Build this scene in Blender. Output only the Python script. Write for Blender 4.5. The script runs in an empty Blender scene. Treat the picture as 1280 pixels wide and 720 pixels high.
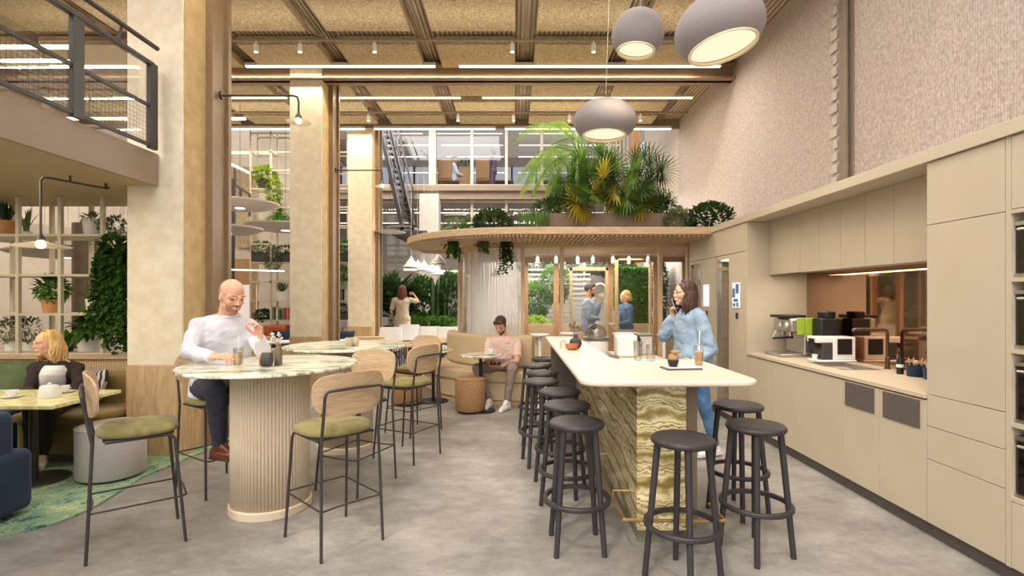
import bpy, bmesh, math, random
from mathutils import Vector, Matrix, Euler
R = random.Random(7)
SC = bpy.context.scene
COL = SC.collection
PI = math.pi
V = Vector
# one survey of the place: the camera stands at the origin, 1.55 m high, looking along +Y with an 18 mm lens
F, CX, CY, H = 640.0, 642.0, 372.0, 1.55
def wx(px, Y): return (px-CX)*Y/F
def wz(py, Y): return H-(py-CY)*Y/F
def P(px, py, Y): return V((wx(px, Y), Y, wz(py, Y)))

def col(r, g, b):
    f = lambda c: (c/255/12.92) if c/255 <= .04045 else ((c/255+.055)/1.055)**2.4
    return (f(r), f(g), f(b), 1)

# ------------------------------------------------------------------ materials
MATS = {}
def mat(name, c, rough=.6, metal=0., c2=None, scale=5., kind='noise', stretch=(1, 1, 1), detail=4, bump=0., bscale=None,
        coat=0., dist=0., ramp=None, emit=0., sheen=0., lo=.35, hi=.65, trans=0., alpha=1., spec=.5, bdist=.01):
    m = bpy.data.materials.new(name); m.use_nodes = True
    nt = m.node_tree; n = nt.nodes; L = nt.links
    b = n['Principled BSDF']
    b.inputs['Base Color'].default_value = c
    b.inputs['Roughness'].default_value = rough
    b.inputs['Metallic'].default_value = metal
    b.inputs['Specular IOR Level'].default_value = spec
    if coat: b.inputs['Coat Weight'].default_value = coat
    if sheen: b.inputs['Sheen Weight'].default_value = sheen
    if trans: b.inputs['Transmission Weight'].default_value = trans
    if emit:
        b.inputs['Emission Color'].default_value = c; b.inputs['Emission Strength'].default_value = emit
    tc = n.new('ShaderNodeTexCoord'); mp = n.new('ShaderNodeMapping'); mp.inputs['Scale'].default_value = stretch
    L.new(tc.outputs['Object'], mp.inputs['Vector'])
    def tex(k, s):
        if k == 'wave':
            t = n.new('ShaderNodeTexWave'); t.inputs['Scale'].default_value = s
            t.inputs['Distortion'].default_value = dist; t.inputs['Detail'].default_value = detail; t.inputs['Detail Scale'].default_value = 1.2
            o = t.outputs['Fac']
        elif k == 'vor':
            t = n.new('ShaderNodeTexVoronoi'); t.inputs['Scale'].default_value = s; o = t.outputs['Distance']
        elif k == 'brick':
            t = n.new('ShaderNodeTexBrick'); t.inputs['Scale'].default_value = s
            t.inputs['Color1'].default_value = (.8, .8, .8, 1); t.inputs['Color2'].default_value = (1, 1, 1, 1); t.inputs['Mortar'].default_value = (0, 0, 0, 1)
            o = t.outputs['Color']
        else:
            t = n.new('ShaderNodeTexNoise'); t.inputs['Scale'].default_value = s; t.inputs['Detail'].default_value = detail
            t.inputs['Distortion'].default_value = dist; o = t.outputs['Fac']
            if name == 'mottled green carpet': t.inputs['Roughness'].default_value = .78
        L.new(mp.outputs['Vector'], t.inputs['Vector'])
        return o
    if c2 or ramp:
        o = tex(kind, scale)
        r = n.new('ShaderNodeValToRGB'); L.new(o, r.inputs['Fac'])
        st = ramp or [(lo, c), (hi, c2)]
        e = r.color_ramp.elements
        e[0].position, e[0].color = st[0]; e[1].position, e[1].color = st[-1]
        for p_, c_ in st[1:-1]:
            q = e.new(p_); q.color = c_
        L.new(r.outputs['Color'], b.inputs['Base Color'])
    if bump:
        o = tex(kind if bscale is None else 'noise', bscale or scale)
        bp = n.new('ShaderNodeBump'); bp.inputs['Strength'].default_value = bump; bp.inputs['Distance'].default_value = bdist
        L.new(o, bp.inputs['Height']); L.new(bp.outputs['Normal'], b.inputs['Normal'])
    MATS[name] = m
    return m
def emis(name, c, s):
    m = bpy.data.materials.new(name); m.use_nodes = True; nt = m.node_tree
    nt.nodes.clear(); e = nt.nodes.new('ShaderNodeEmission'); o = nt.nodes.new('ShaderNodeOutputMaterial')
    e.inputs['Color'].default_value = c; e.inputs['Strength'].default_value = s; nt.links.new(e.outputs[0], o.inputs[0]); return m
def glassy(name, tint=(1, 1, 1, 1), refl=.08, rough=.02, dif=0., difc=(.9, .9, .9, 1)):
    m = bpy.data.materials.new(name); m.use_nodes = True; nt = m.node_tree; n = nt.nodes; L = nt.links; n.clear()
    t = n.new('ShaderNodeBsdfTransparent'); t.inputs[0].default_value = tint
    g = n.new('ShaderNodeBsdfGlossy'); g.inputs['Roughness'].default_value = rough
    lw = n.new('ShaderNodeLayerWeight'); lw.inputs[0].default_value = .25
    mu = n.new('ShaderNodeMath'); mu.operation = 'MULTIPLY_ADD'; mu.inputs[1].default_value = .30; mu.inputs[2].default_value = refl
    L.new(lw.outputs['Fresnel'], mu.inputs[0])
    mx = n.new('ShaderNodeMixShader'); L.new(mu.outputs[0], mx.inputs[0]); L.new(t.outputs[0], mx.inputs[1]); L.new(g.outputs[0], mx.inputs[2])
    out = mx
    if dif:
        d = n.new('ShaderNodeBsdfDiffuse'); d.inputs[0].default_value = difc
        tl = n.new('ShaderNodeBsdfTranslucent'); tl.inputs[0].default_value = difc
        a = n.new('ShaderNodeMixShader'); a.inputs[0].default_value = .5; L.new(d.outputs[0], a.inputs[1]); L.new(tl.outputs[0], a.inputs[2])
        mm = n.new('ShaderNodeMixShader'); mm.inputs[0].default_value = dif; L.new(mx.outputs[0], mm.inputs[1]); L.new(a.outputs[0], mm.inputs[2]); out = mm
    o = n.new('ShaderNodeOutputMaterial'); L.new(out.outputs[0], o.inputs[0]); return m

M = {}
M['floor'] = mat('concrete', col(138, 134, 130), .42, c2=col(172, 168, 163), scale=1.3, detail=9, bump=.05, bscale=30, lo=.3, hi=.7, spec=.4)
M['cab'] = mat('cabinet lacquer', col(197, 185, 163), .45, c2=col(193, 181, 159), scale=3)
M['cabside'] = mat('cabinet side', col(190, 178, 157), .5, c2=col(186, 174, 153), scale=3)
M['worktop'] = mat('beige composite', col(206, 192, 170), .35, c2=col(200, 186, 163), scale=60)
M['kick'] = mat('dark plinth', col(98, 90, 86), .5, c2=col(92, 84, 80), scale=20)
M['barTop'] = mat('cream solid surface', col(222, 212, 195), .3, c2=col(218, 207, 190), scale=40)
M['stool'] = mat('black stained wood', col(58, 54, 57), .5, c2=col(48, 45, 48), scale=14, stretch=(1, 1, .1), bump=.1)
M['metal'] = mat('dark bronze tube', col(76, 70, 68), .42, .3, c2=col(70, 64, 62), scale=20)
M['dark'] = mat('dark grey steel', col(78, 74, 74), .5, .3, c2=col(70, 67, 67), scale=12)
M['black'] = mat('matte black', col(26, 26, 28), .4, c2=col(20, 20, 22), scale=12)
M['oak'] = mat('light oak', col(210, 184, 150), .5, c2=col(190, 160, 124), kind='noise', scale=4, stretch=(1, 9, 9), detail=6, dist=1.2, bump=.06)
M['oakV'] = mat('light oak upright', col(214, 188, 152), .5, c2=col(196, 166, 126), kind='noise', scale=4, stretch=(9, 9, 1), detail=6, dist=1.2, bump=.06)
M['board'] = mat('pillar oak boards', col(214, 184, 142), .5, c2=col(190, 156, 112), kind='noise', scale=2.5, stretch=(6, 6, .9), detail=7, dist=1.5, bump=.05)
M['redoak'] = mat('warm timber', col(196, 156, 116), .5, c2=col(176, 134, 96), kind='noise', scale=5, stretch=(6, 6, 1), detail=6, dist=1.)
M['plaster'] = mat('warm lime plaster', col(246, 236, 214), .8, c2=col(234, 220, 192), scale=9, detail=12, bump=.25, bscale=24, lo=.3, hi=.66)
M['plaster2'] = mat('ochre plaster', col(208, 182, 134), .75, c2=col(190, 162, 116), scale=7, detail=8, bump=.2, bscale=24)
M['steelbr'] = mat('brown painted steel', col(152, 128, 100), .45, .1, c2=col(143, 119, 92), scale=6)
M['fascia'] = mat('taupe fascia', col(150, 132, 114), .5, c2=col(145, 127, 109), scale=4)
M['white'] = mat('white ceramic', col(238, 236, 234), .25, c2=col(232, 230, 228), scale=6)
M['whitem'] = mat('white matte', col(236, 232, 228), .6, c2=col(230, 226, 222), scale=6)
M['offwhite'] = mat('off white paint', col(222, 212, 200), .7, c2=col(214, 204, 192), scale=4)
M['shelf'] = mat('greige shelf metal', col(204, 193, 172), .55, c2=col(196, 185, 164), scale=8)
M['olive'] = mat('olive velvet', col(146, 136, 86), .85, c2=col(118, 108, 60), scale=7, sheen=.15, bump=.15, dist=.8)
M['olived'] = mat('olive velvet dark', col(142, 120, 62), .85, c2=col(120, 100, 48), scale=5, sheen=.3, bump=.15)
M['blue'] = mat('navy velvet', col(24, 46, 76), .85, c2=col(16, 34, 60), scale=5, sheen=.1, bump=.15)
M['linen'] = mat('greige linen', col(202, 193, 188), .9, c2=col(192, 183, 178), scale=90, bump=.3)
M['bouclé'] = mat('beige upholstery', col(212, 192, 158), .9, c2=col(196, 174, 138), scale=60, bump=.3)
M['caramel'] = mat('caramel fabric', col(176, 138, 96), .9, c2=col(156, 120, 82), scale=40, bump=.3)
M['pend'] = mat('grey ribbed felt', col(158, 152, 154), .9, c2=col(140, 134, 137), kind='noise', scale=160, bump=.3)
M['pendin'] = mat('cream lamp lining', col(250, 238, 208), .6, c2=col(245, 232, 200), scale=10)
M['steel'] = mat('brushed steel', col(196, 192, 188), .3, .9, c2=col(180, 176, 172), scale=8, stretch=(1, 1, 20))
M['bronze'] = mat('bronze tap', col(112, 92, 78), .3, .8, c2=col(104, 84, 72), scale=8)
M['brass'] = mat('brushed brass', col(196, 164, 112), .35, .8, c2=col(186, 152, 100), scale=8)
M['planter'] = mat('taupe planter', col(138, 122, 108), .7, c2=col(130, 114, 100), scale=6)
M['terra'] = mat('terracotta', col(182, 116, 78), .8, c2=col(166, 102, 66), scale=12)
M['tanpot'] = mat('tan clay pot', col(206, 152, 98), .8, c2=col(192, 138, 86), scale=9)
M['potgrey'] = mat('charcoal pot', col(70, 66, 66), .7, c2=col(60, 57, 58), scale=12)
M['soil'] = mat('soil', col(60, 44, 32), .95, c2=col(44, 32, 24), scale=60)
M['bark'] = mat('palm trunk', col(120, 98, 70), .9, c2=col(90, 72, 50), scale=30, bump=.5)
def leafm(name, a, b, s=.4):
    m = mat(name, a, .5, c2=b, scale=6, spec=.35); nt = m.node_tree; n = nt.nodes; L = nt.links
    p = n['Principled BSDF']; src = p.inputs['Base Color'].links[0].from_socket
    t = n.new('ShaderNodeBsdfTranslucent'); L.new(src, t.inputs[0]); x = n.new('ShaderNodeMixShader'); x.inputs[0].default_value = s
    L.new(p.outputs[0], x.inputs[1]); L.new(t.outputs[0], x.inputs[2]); L.new(x.outputs[0], n['Material Output'].inputs[0]); return m
M['leaf'] = leafm('green leaf', col(84, 122, 50), col(50, 88, 34))
M['leafd'] = leafm('dark green leaf', col(72, 100, 50), col(46, 72, 36), .35)
M['leafl'] = leafm('lime leaf', col(176, 196, 72), col(132, 164, 48))
M['leafm'] = leafm('fresh leaf', col(112, 156, 60), col(78, 124, 42))
M['leafg'] = leafm('grey green leaf', col(128, 146, 104), col(98, 118, 78))
M['palmm'] = leafm('palm leaf', col(116, 150, 58), col(60, 96, 38), .45)
M['yellowl'] = leafm('yellowing palm leaf', col(196, 176, 60), col(156, 140, 40))
M['leafp'] = leafm('feather palm leaf', col(150, 182, 78), col(108, 148, 56), .5)
M['hedge'] = leafm('hedge leaf', col(90, 158, 54), col(56, 118, 34))
M['woodwool'] = mat('wood wool board', col(216, 200, 168), .95, c2=col(150, 130, 98), scale=26, detail=6, bump=.6, lo=.34, hi=.62, dist=2.5)
M['deck'] = mat('profiled ceiling deck', col(196, 178, 152), .6, c2=col(132, 116, 96), kind='wave', scale=4.4, detail=0, lo=.2, hi=.8, bump=.6)
M['soffit'] = mat('ribbed soffit boards', col(206, 184, 148), .6, c2=col(176, 154, 120), kind='wave', scale=6, stretch=(1, 0, 0), detail=0, lo=.06, hi=.2, bump=.3)
M['rib'] = mat('fluted plaster', col(222, 206, 182), .6, c2=col(216, 200, 176), scale=8)
M['ribwood'] = mat('fine ribbed oak', col(228, 204, 168), .6, c2=col(196, 168, 128), kind='wave', scale=12, detail=0, lo=.05, hi=.35, bump=.5)
M['felt'] = mat('acoustic felt wall', col(206, 193, 186), .95, c2=col(172, 159, 153), scale=38, stretch=(1, 1, .8), detail=12, bump=.5, lo=.32, hi=.68, dist=0, bdist=.02)
def _felt():
    m = M['felt']; nt = m.node_tree; n = nt.nodes; L = nt.links; b = n['Principled BSDF']
    tc = n.new('ShaderNodeTexCoord'); w = n.new('ShaderNodeTexWave'); w.bands_direction = 'Y'; w.inputs['Scale'].default_value = 13; w.inputs['Distortion'].default_value = .6; w.inputs['Detail'].default_value = 2
    L.new(tc.outputs['Object'], w.inputs['Vector']); src = b.inputs['Base Color'].links[0].from_socket
    r = n.new('ShaderNodeValToRGB'); r.color_ramp.elements[0].color = (.80, .80, .80, 1); r.color_ramp.elements[0].position = .1; r.color_ramp.elements[1].position = .5; L.new(w.outputs['Fac'], r.inputs['Fac'])
    x = n.new('ShaderNodeMix'); x.data_type = 'RGBA'; x.blend_type = 'MULTIPLY'; x.inputs[0].default_value = .7; L.new(src, x.inputs[6]); L.new(r.outputs['Color'], x.inputs[7]); L.new(x.outputs[2], b.inputs['Base Color'])
_felt()
M['gwhite'] = mat('green white marble', col(226, 226, 208), .16, kind='noise', scale=2.6, detail=9, dist=2.2, stretch=(.6, 1.9, 1),
    ramp=[(.30, col(112, 124, 92)), (.40, col(160, 168, 134)), (.46, col(224, 224, 206)), (.54, col(238, 236, 224)), (.60, col(176, 184, 150)), (.68, col(232, 230, 214))])
M['ymarble'] = mat('yellow green onyx', col(214, 206, 140), .2, kind='noise', scale=2.4, detail=7, dist=2, stretch=(1, 2, 1),
    ramp=[(.30, col(184, 182, 112)), (.42, col(222, 214, 150)), (.5, col(240, 234, 190)), (.58, col(212, 204, 132)), (.7, col(236, 228, 178))])
M['rug'] = mat('mottled green carpet', col(120, 150, 128), .98, kind='noise', scale=9, detail=15, dist=0, bump=.6, bscale=150,
    ramp=[(.30, col(20, 70, 80)), (.42, col(78, 128, 112)), (.48, col(196, 208, 176)), (.52, col(120, 160, 122)), (.57, col(222, 220, 176)), (.64, col(64, 116, 104)), (.74, col(206, 212, 170))])
def tint(m, scale, lo, hi, c0, c1, fac=1., stretch=(1, 1, 1), rough=.6, dist=0., detail=6):
    """multiply a material's colour by a second, larger noise"""
    nt = m.node_tree; n = nt.nodes; L = nt.links; b = n['Principled BSDF']; src = b.inputs['Base Color'].links[0].from_socket
    tc = n.new('ShaderNodeTexCoord'); mp = n.new('ShaderNodeMapping'); mp.inputs['Scale'].default_value = stretch; L.new(tc.outputs['Object'], mp.inputs['Vector'])
    t = n.new('ShaderNodeTexNoise'); t.inputs['Scale'].default_value = scale; t.inputs['Detail'].default_value = detail; t.inputs['Roughness'].default_value = rough; t.inputs['Distortion'].default_value = dist
    L.new(mp.outputs['Vector'], t.inputs['Vector']); r = n.new('ShaderNodeValToRGB'); e = r.color_ramp.elements; e[0].position = lo; e[0].color = (*c0, 1); e[1].position = hi; e[1].color = (*c1, 1); L.new(t.outputs['Fac'], r.inputs['Fac'])
    x = n.new('ShaderNodeMix'); x.data_type = 'RGBA'; x.blend_type = 'MULTIPLY'; x.inputs[0].default_value = fac; L.new(src, x.inputs[6]); L.new(r.outputs['Color'], x.inputs[7]); L.new(x.outputs[2], b.inputs['Base Color'])
M['onyx'] = mat('banded onyx', col(180, 160, 100), .14, kind='wave', scale=.95, detail=12, dist=8.0, stretch=(1.0, .55, 1.3), coat=.3,
    ramp=[(.0, col(150, 128, 74)), (.06, col(206, 192, 138)), (.13, col(236, 228, 196)), (.2, col(214, 202, 150)), (.26, col(166, 150, 92)), (.31, col(228, 218, 178)), (.4, col(240, 234, 206)), (.46, col(176, 158, 98)), (.5, col(112, 80, 44)), (.54, col(214, 200, 150)), (.64, col(238, 232, 204)), (.7, col(194, 182, 122)), (.75, col(136, 118, 62)), (.8, col(222, 212, 168)), (.9, col(234, 226, 192)), (1., col(158, 144, 84))])
def _onyxdir():
    m = M['onyx']
    for n_ in m.node_tree.nodes:
        if n_.type == 'TEX_WAVE': n_.bands_direction = 'Z'; n_.inputs['Detail Scale'].default_value = .8; n_.inputs['Detail Roughness'].default_value = .62
        if n_.type == 'MAPPING': n_.inputs['Rotation'].default_value = (math.radians(-15), math.radians(7), 0)
_onyxdir()
tint(M['onyx'], 2.2, .38, .60, (.58, .50, .32), (1.12, 1.1, 1.02), .75, (1, .5, 2.2), .6, 1.2)
tint(M['rug'], 90, .3, .7, (.55, .6, .6), (1.25, 1.25, 1.2), 1., (1, 1, 1), .6)
tint(M['rug'], 1.6, .35, .62, (.35, .62, .68), (1.15, 1.12, 1.0), .85, (1, 1.6, 1), .7)
tint(M['floor'], 2.6, .40, .60, (.66, .655, .65), (1.10, 1.10, 1.10), .95, (1, 1.5, 1), .82, 0, 15)
tint(M['floor'], 38, .25, .5, (.86, .86, .86), (1, 1, 1), .8, (1, .5, 1), .7)
M['plinthg'] = mat('sage plinth', col(128, 128, 104), .4, c2=col(120, 120, 96), scale=6)
M['umber'] = mat('umber panel', col(118, 102, 82), .4, c2=col(108, 92, 74), scale=5)
M['brick'] = mat('white painted brick', col(186, 172, 158), .85, kind='brick', scale=1, c2=col(206, 192, 178), lo=.0, hi=.9, bump=.8, bdist=.05)
M['mirror'] = mat('bronze mirror', col(190, 156, 132), .03, 1.0, c2=col(188, 154, 130), scale=2)
M['ovenglass'] = mat('black oven glass', col(16, 15, 18), .06, c2=col(14, 13, 16), scale=4, coat=.5)
M['glass'] = glassy('clear glass', (.985, .99, .985, 1), .015)
M['glassb'] = glassy('office glass', (.92, .93, .95, 1), .04)
M['cup'] = glassy('tumbler glass', (.93, .94, .92, 1), .12)
M['sheer'] = glassy('sheer curtain', (.98, .98, 1, 1), .0, .5, .55, (.95, .93, .94, 1))
M['smoke'] = glassy('smoked shade glass', (.92, .86, .74, 1), .12, .05, .35, (.92, .86, .76, 1))
M['led'] = emis('led line', (1, .84, .58, 1), 4)
M['ledc'] = emis('cool led line', (1, .92, .80, 1), 2.2)
M['bulb'] = emis('warm bulb', (1, .80, .52, 1), 9)
M['pendglow'] = emis('pendant diffuser', (1, .84, .58, 1), 1.25)
M['screen'] = emis('lit screen', (.95, .93, .95, 1), 1.1)
M['officewin'] = emis('bright daylight pane', (.93, .92, 1, 1), .55)
M['pinkwin'] = emis('sunlit pane', (1, .82, .70, 1), .9)
# people
def skinm(n, a): return mat(n, col(*a), .5, c2=col(a[0]-10, a[1]-12, a[2]-12), scale=14, spec=.35)
M['skin'] = skinm('fair skin', (226, 176, 148)); M['skin2'] = skinm('light skin', (232, 186, 160)); M['skin3'] = skinm('tan skin', (206, 150, 116))
M['shirtw'] = mat('white cotton', col(216, 216, 226), .85, c2=col(216, 216, 226), scale=12, bump=.3, bscale=9)
M['navyt'] = mat('navy trousers', col(66, 68, 84), .85, c2=col(56, 58, 74), scale=12, bump=.2)
M['brownsh'] = mat('brown leather', col(126, 66, 44), .35, c2=col(104, 52, 34), scale=12)
M['blond'] = mat('blond hair', col(240, 206, 146), .55, c2=col(200, 152, 88), kind='noise', scale=14, stretch=(3, 3, .5), bump=.8, detail=6)
M['brunet'] = mat('brown hair', col(84, 56, 44), .5, c2=col(56, 36, 28), kind='noise', scale=14, stretch=(3, 3, .5), bump=.8, detail=6)
M['auburn'] = mat('auburn hair', col(112, 52, 34), .5, c2=col(80, 34, 22), kind='noise', scale=14, stretch=(3, 3, .5), bump=.8)
M['darkhair'] = mat('dark hair', col(62, 44, 34), .5, c2=col(38, 28, 22), kind='noise', scale=30, stretch=(3, 3, 1), bump=.8)
M['stubble'] = mat('short stubble', col(178, 130, 106), .7, c2=col(158, 112, 90), scale=80)
M['cardigan'] = mat('dark brown knit', col(58, 46, 44), .95, c2=col(46, 36, 35), scale=40, bump=.4)
M['blacktr'] = mat('black trousers', col(44, 38, 40), .9, c2=col(36, 31, 33), scale=10)
M['denim'] = mat('light denim', col(158, 179, 200), .9, c2=col(140, 163, 188), scale=10, bump=.3, bscale=9)
M['jeans'] = mat('blue jeans', col(92, 134, 176), .9, c2=col(66, 106, 150), scale=12, bump=.2)
M['denimd'] = mat('mid denim', col(96, 128, 168), .9, c2=col(82, 112, 152), scale=10)
M['pinkt'] = mat('pale pink jersey', col(226, 198, 186), .9, c2=col(214, 184, 172), scale=10, bump=.3, bscale=9)
M['chino'] = mat('taupe chinos', col(158, 140, 130), .9, c2=col(140, 122, 113), scale=10, bump=.3, bscale=9)
M['bluegrey'] = mat('blue grey cotton', col(158, 172, 196), .9, c2=col(146, 160, 184), scale=10)
M['dressb'] = mat('beige dress', col(196, 178, 150), .9, c2=col(180, 162, 134), scale=10)
M['lip'] = mat('lip', col(190, 110, 100), .4, c2=col(180, 100, 92), scale=20)
M['eyew'] = mat('eye', col(236, 232, 228), .2, c2=col(230, 226, 222), scale=20)
M['coffee'] = mat('milky coffee', col(226, 196, 154), .3, c2=col(178, 130, 84), kind='noise', scale=18)
M['paper'] = mat('white paper', col(240, 238, 236), .8, c2=col(234, 232, 230), scale=6)
M['orange'] = mat('orange leather', col(206, 104, 62), .6, c2=col(190, 92, 54), scale=8)
M['checker'] = mat('patterned cushion', col(220, 214, 204), .9, kind='wave', scale=9, c2=col(70, 66, 70), detail=0, dist=3, lo=.45, hi=.55)
M['greenpl'] = mat('green enamel', col(150, 178, 60), .3, c2=col(140, 168, 54), scale=5)

# ------------------------------------------------------------------ mesh builder
LOC = {}
class MB:
    def __init__(s): s.v = []; s.f = []
    def add(s, vs, fs):
        n = len(s.v); s.v += [tuple(v) for v in vs]; s.f += [tuple(i+n for i in f) for f in fs]; return s
    def box(s, x0, x1, y0, y1, z0, z1):
        return s.add([(x0, y0, z0), (x1, y0, z0), (x1, y1, z0), (x0, y1, z0), (x0, y0, z1), (x1, y0, z1), (x1, y1, z1), (x0, y1, z1)],
                     [(3, 2, 1, 0), (4, 5, 6, 7), (0, 1, 5, 4), (1, 2, 6, 5), (2, 3, 7, 6), (3, 0, 4, 7)])
    def obox(s, c, h, Mx):
        vs = []
        for z in (-1, 1):
            for x, y in ((-1, -1), (1, -1), (1, 1), (-1, 1)): vs.append(V(c)+Mx @ V((x*h[0], y*h[1], z*h[2])))
        return s.add(vs, [(3, 2, 1, 0), (4, 5, 6, 7), (0, 1, 5, 4), (1, 2, 6, 5), (2, 3, 7, 6), (3, 0, 4, 7)])
    def bar(s, a, b, w, h=None):     # square bar between two points
        a, b = V(a), V(b); h = h or w; d = (b-a).normalized(); up = V((0, 0, 1)) if abs(d.z) < .95 else V((0, 1, 0))
        x = d.cross(up).normalized(); u = x.cross(d); vs = []
        for p in (a, b):
            for i, j in ((-1, -1), (1, -1), (1, 1), (-1, 1)): vs.append(p+x*w/2*i+u*h/2*j)
        return s.add(vs, [(3, 2, 1, 0), (4, 5, 6, 7), (0, 1, 5, 4), (1, 2, 6, 5), (2, 3, 7, 6), (3, 0, 4, 7)])
    def tube(s, path, r, n=8, closed=False):
        path = [V(p) for p in path]; k = len(path); rr = r if isinstance(r, (list, tuple)) else [r]*k
        vs = []; up = None
        for i, p in enumerate(path):
            if closed: d = path[(i+1) % k]-path[i-1]
            else: d = path[min(i+1, k-1)]-path[max(i-1, 0)]
            d.normalize()
            if up is None:
                up = V((0, 0, 1)) if abs(d.z) < .9 else V((1, 0, 0))
            x = d.cross(up).normalized(); up = x.cross(d).normalized()
            for j in range(n):
                a = 2*PI*j/n; vs.append(p+(x*math.cos(a)+up*math.sin(a))*rr[i])
        fs = []
        for i in range(k if closed else k-1):
            for j in range(n):
                a, b = i*n+j, i*n+(j+1) % n; c, d_ = ((i+1) % k)*n+(j+1) % n, ((i+1) % k)*n+j
                fs.append((a, b, c, d_))
        if not closed: fs += [tuple(range(n))[::-1], tuple((k-1)*n+j for j in range(n))]
        return s.add(vs, fs)
    def lathe(s, prof, n=32, c=(0, 0, 0), flute=0, depth=0., closed=False, caps=True):
        vs = []; fs = []; c = V(c); k = len(prof)
        for r, z in prof:
            for j in range(n):
                a = 2*PI*j/n
                q = r-(depth*(.5-.5*math.cos(a*flute)) if flute and r > depth*2 else 0)
                vs.append(c+V((q*math.cos(a), q*math.sin(a), z)))
        for i in range(k-1 if not closed else k):
            for j in range(n): fs.append((i*n+j, i*n+(j+1) % n, ((i+1) % k)*n+(j+1) % n, ((i+1) % k)*n+j))
        if not closed and caps:
            if prof[0][0] > 1e-5: fs.append(tuple(range(n))[::-1])
            if prof[-1][0] > 1e-5: fs.append(tuple((k-1)*n+j for j in range(n)))
        return s.add(vs, fs)
    def prism(s, poly, z0, z1):
        n = len(poly); vs = [(x, y, z0) for x, y in poly]+[(x, y, z1) for x, y in poly]
        return s.add(vs, [tuple(range(n))[::-1], tuple(range(n, 2*n))]+[(i, (i+1) % n, n+(i+1) % n, n+i) for i in range(n)])
    def ell(s, c, r, Mx=None, nu=14, nv=9):
        c = V(c); r = (r, r, r) if isinstance(r, (int, float)) else r; vs = []; fs = []
        for i in range(nv+1):
            t = PI*i/nv
            for j in range(nu):
                a = 2*PI*j/nu; p = V((r[0]*math.sin(t)*math.cos(a), r[1]*math.sin(t)*math.sin(a), r[2]*math.cos(t)))
                vs.append(c+(Mx @ p if Mx else p))
        for i in range(nv):
            for j in range(nu): fs.append((i*nu+j, (i+1)*nu+j, (i+1)*nu+(j+1) % nu, i*nu+(j+1) % nu))
        return s.add(vs, fs)
    def caps(s, a, b, ra, rb, n=12):
        s.ell(a, ra, None, n, 8); s.ell(b, rb, None, n, 8)
        if (V(b)-V(a)).length > 1e-4: s.tube([a, b], [ra, rb], n)
        return s
    def chain(s, pts, rs):
        for i in range(len(pts)-1): s.caps(pts[i], pts[i+1], rs[i], rs[i+1])
        return s
    def loft(s, rings, n=20, p=2.0):
        vs = []
        for c, x, y in rings:
            for j in range(n):
                a = 2*PI*j/n; ca, sa = math.cos(a), math.sin(a)
                ca = math.copysign(abs(ca)**(2/p), ca); sa = math.copysign(abs(sa)**(2/p), sa)
                vs.append(V(c)+V(x)*ca+V(y)*sa)
        k = len(rings); fs = [tuple(range(n))[::-1], tuple((k-1)*n+j for j in range(n))]
        for i in range(k-1):
            for j in range(n): fs.append((i*n+j, i*n+(j+1) % n, (i+1)*n+(j+1) % n, (i+1)*n+j))
        return s.add(vs, fs)
    def build(s, name, m, parent=None, smooth=40, bevel=0, fix=True, origin=None, voxel=0, vsmooth=3, disp=0, dscale=.12, label=None, seg=2):
        me = bpy.data.meshes.new(name)
        if parent is not None: L = LOC[parent]
        elif origin is not None: L = V(origin)
        else:
            xs = [v[0] for v in s.v]; ys = [v[1] for v in s.v]; zs = [v[2] for v in s.v]
            L = V(((min(xs)+max(xs))/2, (min(ys)+max(ys))/2, min(zs)))
        me.from_pydata([(v[0]-L.x, v[1]-L.y, v[2]-L.z) for v in s.v], [], s.f)
        if fix:
            bm = bmesh.new(); bm.from_mesh(me); bmesh.ops.recalc_face_normals(bm, faces=bm.faces); bm.to_mesh(me); bm.free()
        if smooth:
            me.polygons.foreach_set('use_smooth', [True]*len(me.polygons))
            if smooth < 180: me.set_sharp_from_angle(angle=math.radians(smooth))
        me.materials.append(m)
        o = bpy.data.objects.new(name, me); COL.objects.link(o)
        if parent is not None: o.parent = parent
        else: o.location = L
        LOC[o] = L
        if voxel:
            r = o.modifiers.new('Remesh', 'REMESH'); r.mode = 'VOXEL'; r.voxel_size = voxel; r.use_smooth_shade = True
            q = o.modifiers.new('Smooth', 'SMOOTH'); q.factor = .5; q.iterations = vsmooth
            if disp:
                t = bpy.data.textures.new(name, 'CLOUDS'); t.noise_scale = dscale; t.noise_type = 'SOFT_NOISE'; t.noise_depth = 1
                d = o.modifiers.new('Folds', 'DISPLACE'); d.texture = t; d.strength = disp; d.mid_level = .5; d.texture_coords = 'LOCAL'
        if bevel:
            b = o.modifiers.new('Bevel', 'BEVEL'); b.width = bevel; b.segments = seg; b.limit_method = 'ANGLE'
        if label: o['label'] = label
        return o

def thing(name, label, cat, loc, group=None, rot=0):
    o = bpy.data.objects.new(name, None); COL.objects.link(o); o.empty_display_size = .1
    o.location = loc; o.rotation_euler = (0, 0, rot); o['label'] = label; o['category'] = cat
    if group: o['group'] = group
    LOC[o] = V(loc); return o
def tag(o, label, cat, group=None, kind=None):
    o['label'] = label; o['category'] = cat
    if group: o['group'] = group
    if kind: o['kind'] = kind
    return o
def struct(o): o['kind'] = 'structure'; return o
def kids(o): return [c for c in KIDS_SRC() if c.parent == o]
def KIDS_SRC(): return list(COL.objects)
def copy_tree(o, parent=None):
    c = o.copy(); COL.objects.link(c); c.parent = parent; LOC[c] = LOC[o].copy()
    for k in kids(o): copy_tree(k, c)
    return c
def dup(o, loc, rot=None, label=None, scale=None):
    c = copy_tree(o); c.location = loc
    if rot is not None: c.rotation_euler = (0, 0, rot)
    if label: c['label'] = label
    if scale: c.scale = scale if isinstance(scale, (tuple, list)) else (scale,)*3
    return c
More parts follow.
